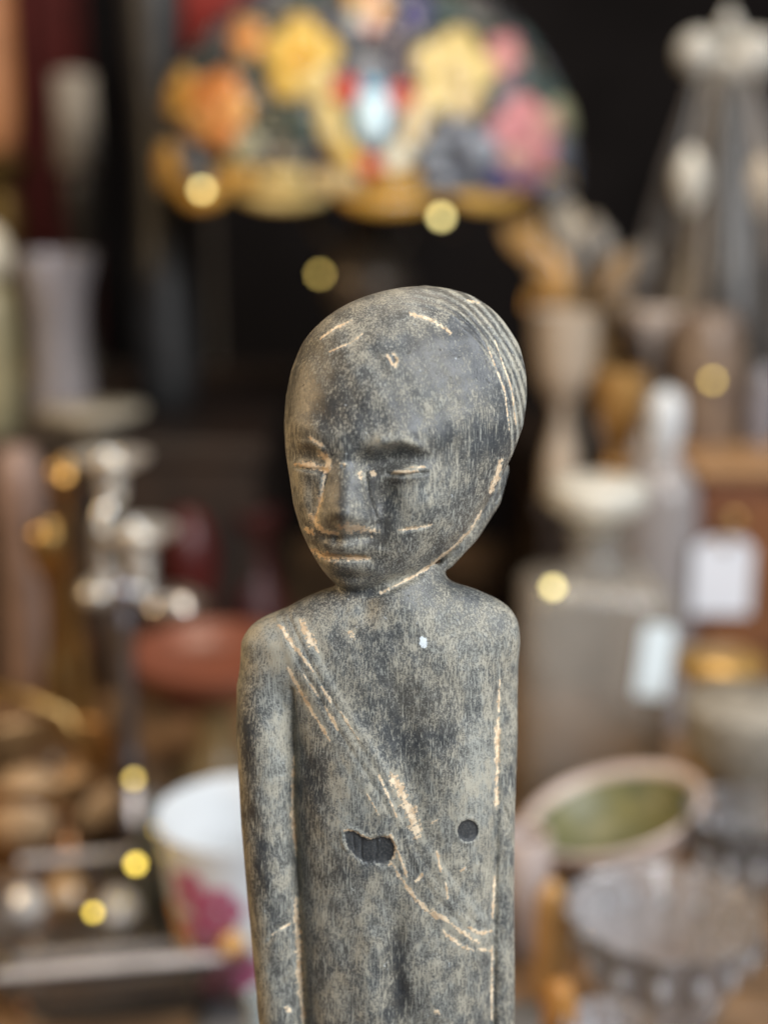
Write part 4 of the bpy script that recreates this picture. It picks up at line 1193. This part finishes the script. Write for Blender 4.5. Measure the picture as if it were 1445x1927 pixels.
# amber and cream pieces on the right step
SD = 1.45
spray = thing('leaf_spray', 'spray of amber, tan and grey gilded leaves in a dark vase right of the lamp', 'ornament', stand(1105, SD, ZR))
msd = px_m(SD)
part('vase', lathe(rounded([(0.0004, 0), (34 * msd, 0), (46 * msd, 0.02), (40 * msd, ztop(800, SD) - ZR), (20 * msd, ztop(770, SD) - ZR), (26 * msd, ztop(755, SD) - ZR), (0.0004, ztop(756, SD) - ZR)]), 28), M_BRONZE, spray)
leaf_m = [M_AMBER, plain('tan_leaf', (0.46, 0.30, 0.14), 0.4), plain('grey_leaf', (0.22, 0.20, 0.18), 0.4), plain('beige_leaf', (0.50, 0.41, 0.30), 0.4), plain('brown_leaf', (0.20, 0.12, 0.05), 0.4), plain('gilt_leaf', (0.60, 0.36, 0.11), 0.35, 0.5)]
def leaf_geo(l, w, curl):
    vv, ff = [], []
    for i in range(7):
        t = i / 6; ww = w * math.sin(math.pi * (0.06 + 0.9 * t)) ** 0.8
        for sx in (-1, 0, 1):
            vv.append((sx * ww, curl * t * t * l - 0.12 * w * (1 - abs(sx)), t * l))
    o_ = len(vv)
    vv += [(x, y + 0.0016, z) for x, y, z in vv]
    for i in range(6):
        for c in (0, 1):
            q = 3 * i + c
            ff += [(q, q + 1, q + 4, q + 3), (o_ + q, o_ + q + 3, o_ + q + 4, o_ + q + 1)]
        ff += [(3 * i, 3 * i + 3, o_ + 3 * i + 3, o_ + 3 * i), (3 * i + 2, o_ + 3 * i + 2, o_ + 3 * i + 5, 3 * i + 5)]
    return vv, ff
leaf_shapes = [mesh_py('leaf', leaf_geo(0.060, 0.017, 0.3), leaf_m[k]) for k in range(6)]
spots_l = [(1010, 420, 0), (1028, 455, 0), (1022, 500, 1), (1040, 545, 0), (1075, 440, 3), (1100, 470, 3), (1080, 510, 2), (1120, 520, 4), (1060, 560, 4), (1145, 480, 2), (1150, 560, 4), (1090, 590, 1), (1130, 620, 5), (1040, 600, 3), (1020, 650, 3), (1065, 650, 3), (1110, 680, 4), (1150, 650, 1), (1060, 720, 3), (1105, 740, 5), (1170, 520, 2), (1175, 600, 1), (1000, 560, 5)]
for k, (x, y, mi) in enumerate(spots_l):
    pz = at(x, y + 30, SD)
    loc = (pz[0] - float(spray.location[0]), random.uniform(-0.05, 0.04), pz[2] - ZR)
    base_ = (0.004 * math.sin(k), 0, ztop(770, SD) - ZR)
    part('twig', tube([base_, ((base_[0] + loc[0]) * 0.35, loc[1] * 0.5, (base_[2] + loc[2]) / 2), loc], 0.0012, 6), leaf_m[4], spray)
    put('leaf', leaf_shapes[mi], spray, loc, (random.uniform(-0.5, 0.5), random.uniform(-0.9, 0.9), random.uniform(-0.8, 0.8)))
turned('cream_cup', 'beige porcelain footed cup just right of the figure head', 'cup', 1052, 1.36, [(585, 66), (600, 64), (660, 60), (720, 48), (752, 24), (765, 16), (800, 14), (860, 34)], M_BEIGE, ZR, hollow=0.003)
turned('gold_goblet', 'golden amber goblet between the beige cup and white stopper', 'goblet', 1158, 1.34, [(700, 46), (720, 48), (780, 44), (830, 26), (850, 14), (870, 30)], plain('gold_amber', (0.50, 0.28, 0.09), 0.3, 0.3), ZR, hollow=0.003)
turned('shell_dish', 'pinkish white shell dish standing above the gold goblet', 'dish', 1212, 1.42, [(580, 60), (610, 56), (650, 36), (680, 14), (800, 12), (860, 40)], plain('pinkish_white', (0.58, 0.48, 0.41), 0.35), ZR, flute=9, depth=0.06)
turned('tan_jar', 'tan jar in front of the tall ornament foot', 'jar', 1312, 1.38, [(585, 40), (600, 62), (680, 72), (780, 70), (860, 60)], plain('tan_brown', (0.24, 0.17, 0.115), 0.4, col2=(0.13, 0.09, 0.07)), ZR)
turned('brown_bottle', 'dim brown bottle standing behind the decanter stopper', 'bottle', 1062, 1.44, [(775, 24), (800, 34), (860, 36), (890, 36)], plain('dim_brown', (0.07, 0.042, 0.018), 0.4), ZR)

turned('brass_dish', 'yellow brass dish on a short foot under the wooden box', 'dish', 1372, 1.06, [(1238, 84), (1250, 86), (1285, 70), (1300, 24), (1330, 20), (1420, 60)], plain('yellow_brass', (0.62, 0.38, 0.12), 0.4, 0.6), 0.0)
turned('stone_bowl', 'grey mottled stone bowl at the right edge', 'bowl', 1440, 0.95, [(1320, 128), (1335, 132), (1400, 118), (1460, 84), (1500, 60)], plain('mottled_stone', (0.34, 0.31, 0.26), 0.6, col2=(0.18, 0.165, 0.14), scale=60), 0.0)

# tilted bowl with a green inside
TD = 0.90
tb = thing('tilted_bowl', 'pale pinkish oval bowl with mossy green inside, tilted beside the figure', 'bowl', at(1152, 1525, TD))
tb.rotation_euler = (math.radians(4), math.radians(-16), 0)
mt = px_m(TD, 1525); RR = 176 * mt
part('bowl_wall', lathe(rounded([(0.0004, -0.046), (RR * 0.42, -0.046), (RR * 0.50, -0.042), (RR * 0.80, -0.024), (RR * 0.97, -0.004), (RR, 0.0), (RR * 0.98, 0.003), (RR * 0.90, 0.001), (RR * 0.86, -0.006)]), 48, 1.0, 0.86, open_end=True), M_PINKC, tb)
part('inside_glaze', lathe(rounded([(0.0004, -0.034), (RR * 0.40, -0.033), (RR * 0.72, -0.020), (RR * 0.868, -0.0035), (RR * 0.88, -0.004), (RR * 0.74, -0.023), (RR * 0.40, -0.0365), (0.0004, -0.0365)]), 48, 1.0, 0.86), M_GREEN, tb)
turned('dark_stand', 'low dark wooden stand holding the tilted bowl', 'stand', 1130, TD + 0.015, [(1668, 60), (1690, 64), (1740, 70)], M_STEPWOOD, 0.0)

# crystal bowls and glasses at the lower right
def crystal(name, label, px, dist, z0, rad, h, n, footed=False, mat=None):
    r = rad
    pr = [(0.0004, 0.0), (r * 0.46, 0.0), (r * 0.50, 0.004)]
    if footed: pr = [(0.0004, 0.0), (r * 0.55, 0.0), (r * 0.55, 0.004), (r * 0.14, 0.012), (r * 0.12, h * 0.35), (r * 0.3, h * 0.42)]
    pr += [(r * 0.74, h * 0.55), (r * 0.94, h * 0.92), (r, h), (r * 0.95, h), (r * 0.88, h * 0.9), (r * 0.66, h * 0.58), (r * 0.40, h * (0.5 if footed else 0.2)), (0.0004, h * (0.48 if footed else 0.16))]
    root = thing(name, label, 'bowl' if not footed else 'glass', stand(px, dist, z0), 'cut crystal at the front right')
    part('bowl_wall', lathe(rounded(pr)[0:], n * 4, flute=n, depth=0.035), mat or M_CLEAR, root, False)
    facet = mesh_py('facet', moved(lathe([(0.0004, -0.010), (0.0042, -0.003), (0.0046, 0.003), (0.0004, 0.011)], 6), (0, 0, 0)), plain('facet_glass', (0.90, 0.90, 0.94), 0.06, trans=0.55, ior=1.8), False)
    for k in range(n):
        a = 2 * math.pi * k / n
        rr = r * 0.86; put('facet', facet, root, (rr * math.cos(a), rr * math.sin(a), h * 0.72), (0, 0, a))
    return root
M_CLEAR2 = plain('hazy_cut_glass', (0.90, 0.87, 0.88), 0.07, trans=0.82, var=0.06)
crystal('crystal_bowl', 'large cut crystal bowl below the tilted bowl', 1290, 0.76, 0.006, 0.060, 0.082, 14, mat=M_CLEAR2)
crystal('crystal_bowl', 'cut crystal bowl with amber glints at the bottom right corner', 1360, 0.60, 0.006, 0.048, 0.052, 12, mat=M_CLEAR2)
crystal('crystal_glass', 'footed crystal glass at the right edge behind the big crystal bowl', 1440, 0.86, 0.0, 0.040, 0.105, 12, True)
crystal('crystal_glass', 'footed crystal glass at the bottom beside the big crystal bowl', 1190, 0.66, 0.006, 0.026, 0.070, 10, True, M_CLEAR2)
turned('pink_cup', 'small pale pink cup touching the right arm of the figure', 'cup', 1005, 0.86, [(1570, 46), (1600, 50), (1660, 46), (1720, 34), (1760, 30)], plain('shell_pink', (0.60, 0.50, 0.46), 0.35), 0.0, hollow=0.003)
turned('amber_bottle', 'small amber perfume bottle beside the pale pink cup', 'bottle', 1062, 0.80, [(1660, 10), (1672, 22), (1690, 30), (1740, 32), (1800, 30)], M_AMBER, 0.0)
turned('amber_pot', 'little orange glass pot at the bottom right of the figure', 'pot', 1085, 0.68, [(1850, 20), (1870, 32), (1910, 36), (1950, 30)], plain('orange_glass', (0.55, 0.26, 0.07), 0.2, trans=0.2), 0.006)
for px, d, lb in ((1330, 0.605, 'left amber glass bead inside the corner crystal bowl'), (1395, 0.60, 'right amber glass bead inside the corner crystal bowl'), (1365, 0.585, 'front amber glass bead inside the corner crystal bowl')):
    r = 0.010
    pr = [(max(r * math.sin(a), 0.0004), r - r * math.cos(a)) for a in np.linspace(0, math.pi, 10)]
    tag(put('bead', mesh_py('bead', lathe(pr, 16), M_AMBER), None, stand(px, d, 0.0205)), lb, 'bead', 'amber beads in the corner bowl')

# ================================================================== ADDED GLOWING BEADS IN PLACE OF WARM REFLECTIONS
M_GLOW = glow('glint_glow', (1.0, 0.74, 0.12), 5.6)
M_GLOWP = glow('pale_glint_glow', (1.0, 0.84, 0.34), 5.0)
M_GLOWD = glow('dim_glint_glow', (1.0, 0.74, 0.20), 3.3)
M_WIRE = plain('thin_copper_wire', (0.30, 0.18, 0.08), 0.4, 0.8)
def light(px, py, dist, label, r=0.0042, mat=None):  # added glowing ball and wire standing in for a warm reflection
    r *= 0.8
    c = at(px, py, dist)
    o = thing('glint_bead', label, 'light', c, 'added glint beads among the antiques')
    part('glint_ball', lathe([(max(r * math.sin(a), 0.0002), -r * math.cos(a)) for a in np.linspace(0, math.pi, 10)], 16), mat or M_GLOW, o)
    part('glint_wire', tube([(0, 0, -r * 0.9), (0.002, 0.004, -r * 2.2), (0.008, 0.012, -r * 3.2), (0.018, 0.018, -r * 3.4)], 0.0005, 6), M_WIRE, o)
light(1040, 1105, DD - dw * 0.82, 'added yellow glint bead at the left shoulder of the decanter', 0.0046, M_GLOWP)
light(1340, 716, 1.33, 'added yellow glint bead above the tan jar', 0.0044, M_GLOWD)
light(252, 1466, 0.90, 'added yellow glint bead at the candelabrum foot, topmost of three', 0.0036, M_GLOWD)
light(299, 1560, 0.86, 'added yellow glint bead between candelabrum and floral bowl', 0.0036, M_GLOWD)
light(256, 1626, 0.84, 'added yellow glint bead behind the rim of the glass dish', 0.0040)
light(176, 1717, 0.80, 'added yellow glint bead inside the glass dish', 0.0030)
light(380, 357, LD - R * 0.72, 'added pale glint bead under the left side of the lamp shade', 0.0050, M_GLOWP)
light(830, 408, LD - R * 0.98, 'added pale glint bead under the front of the lamp shade', 0.0056, M_GLOWP)
light(602, 516, LD - 0.06, 'added pale glint bead on the lamp stem left of the head', 0.0046, M_GLOWD)
light(122, 896, 1.06, 'added orange glint bead on the knob of the brass candlestick', 0.0038, glow('orange_glint_glow', (1.0, 0.55, 0.16), 2.0))
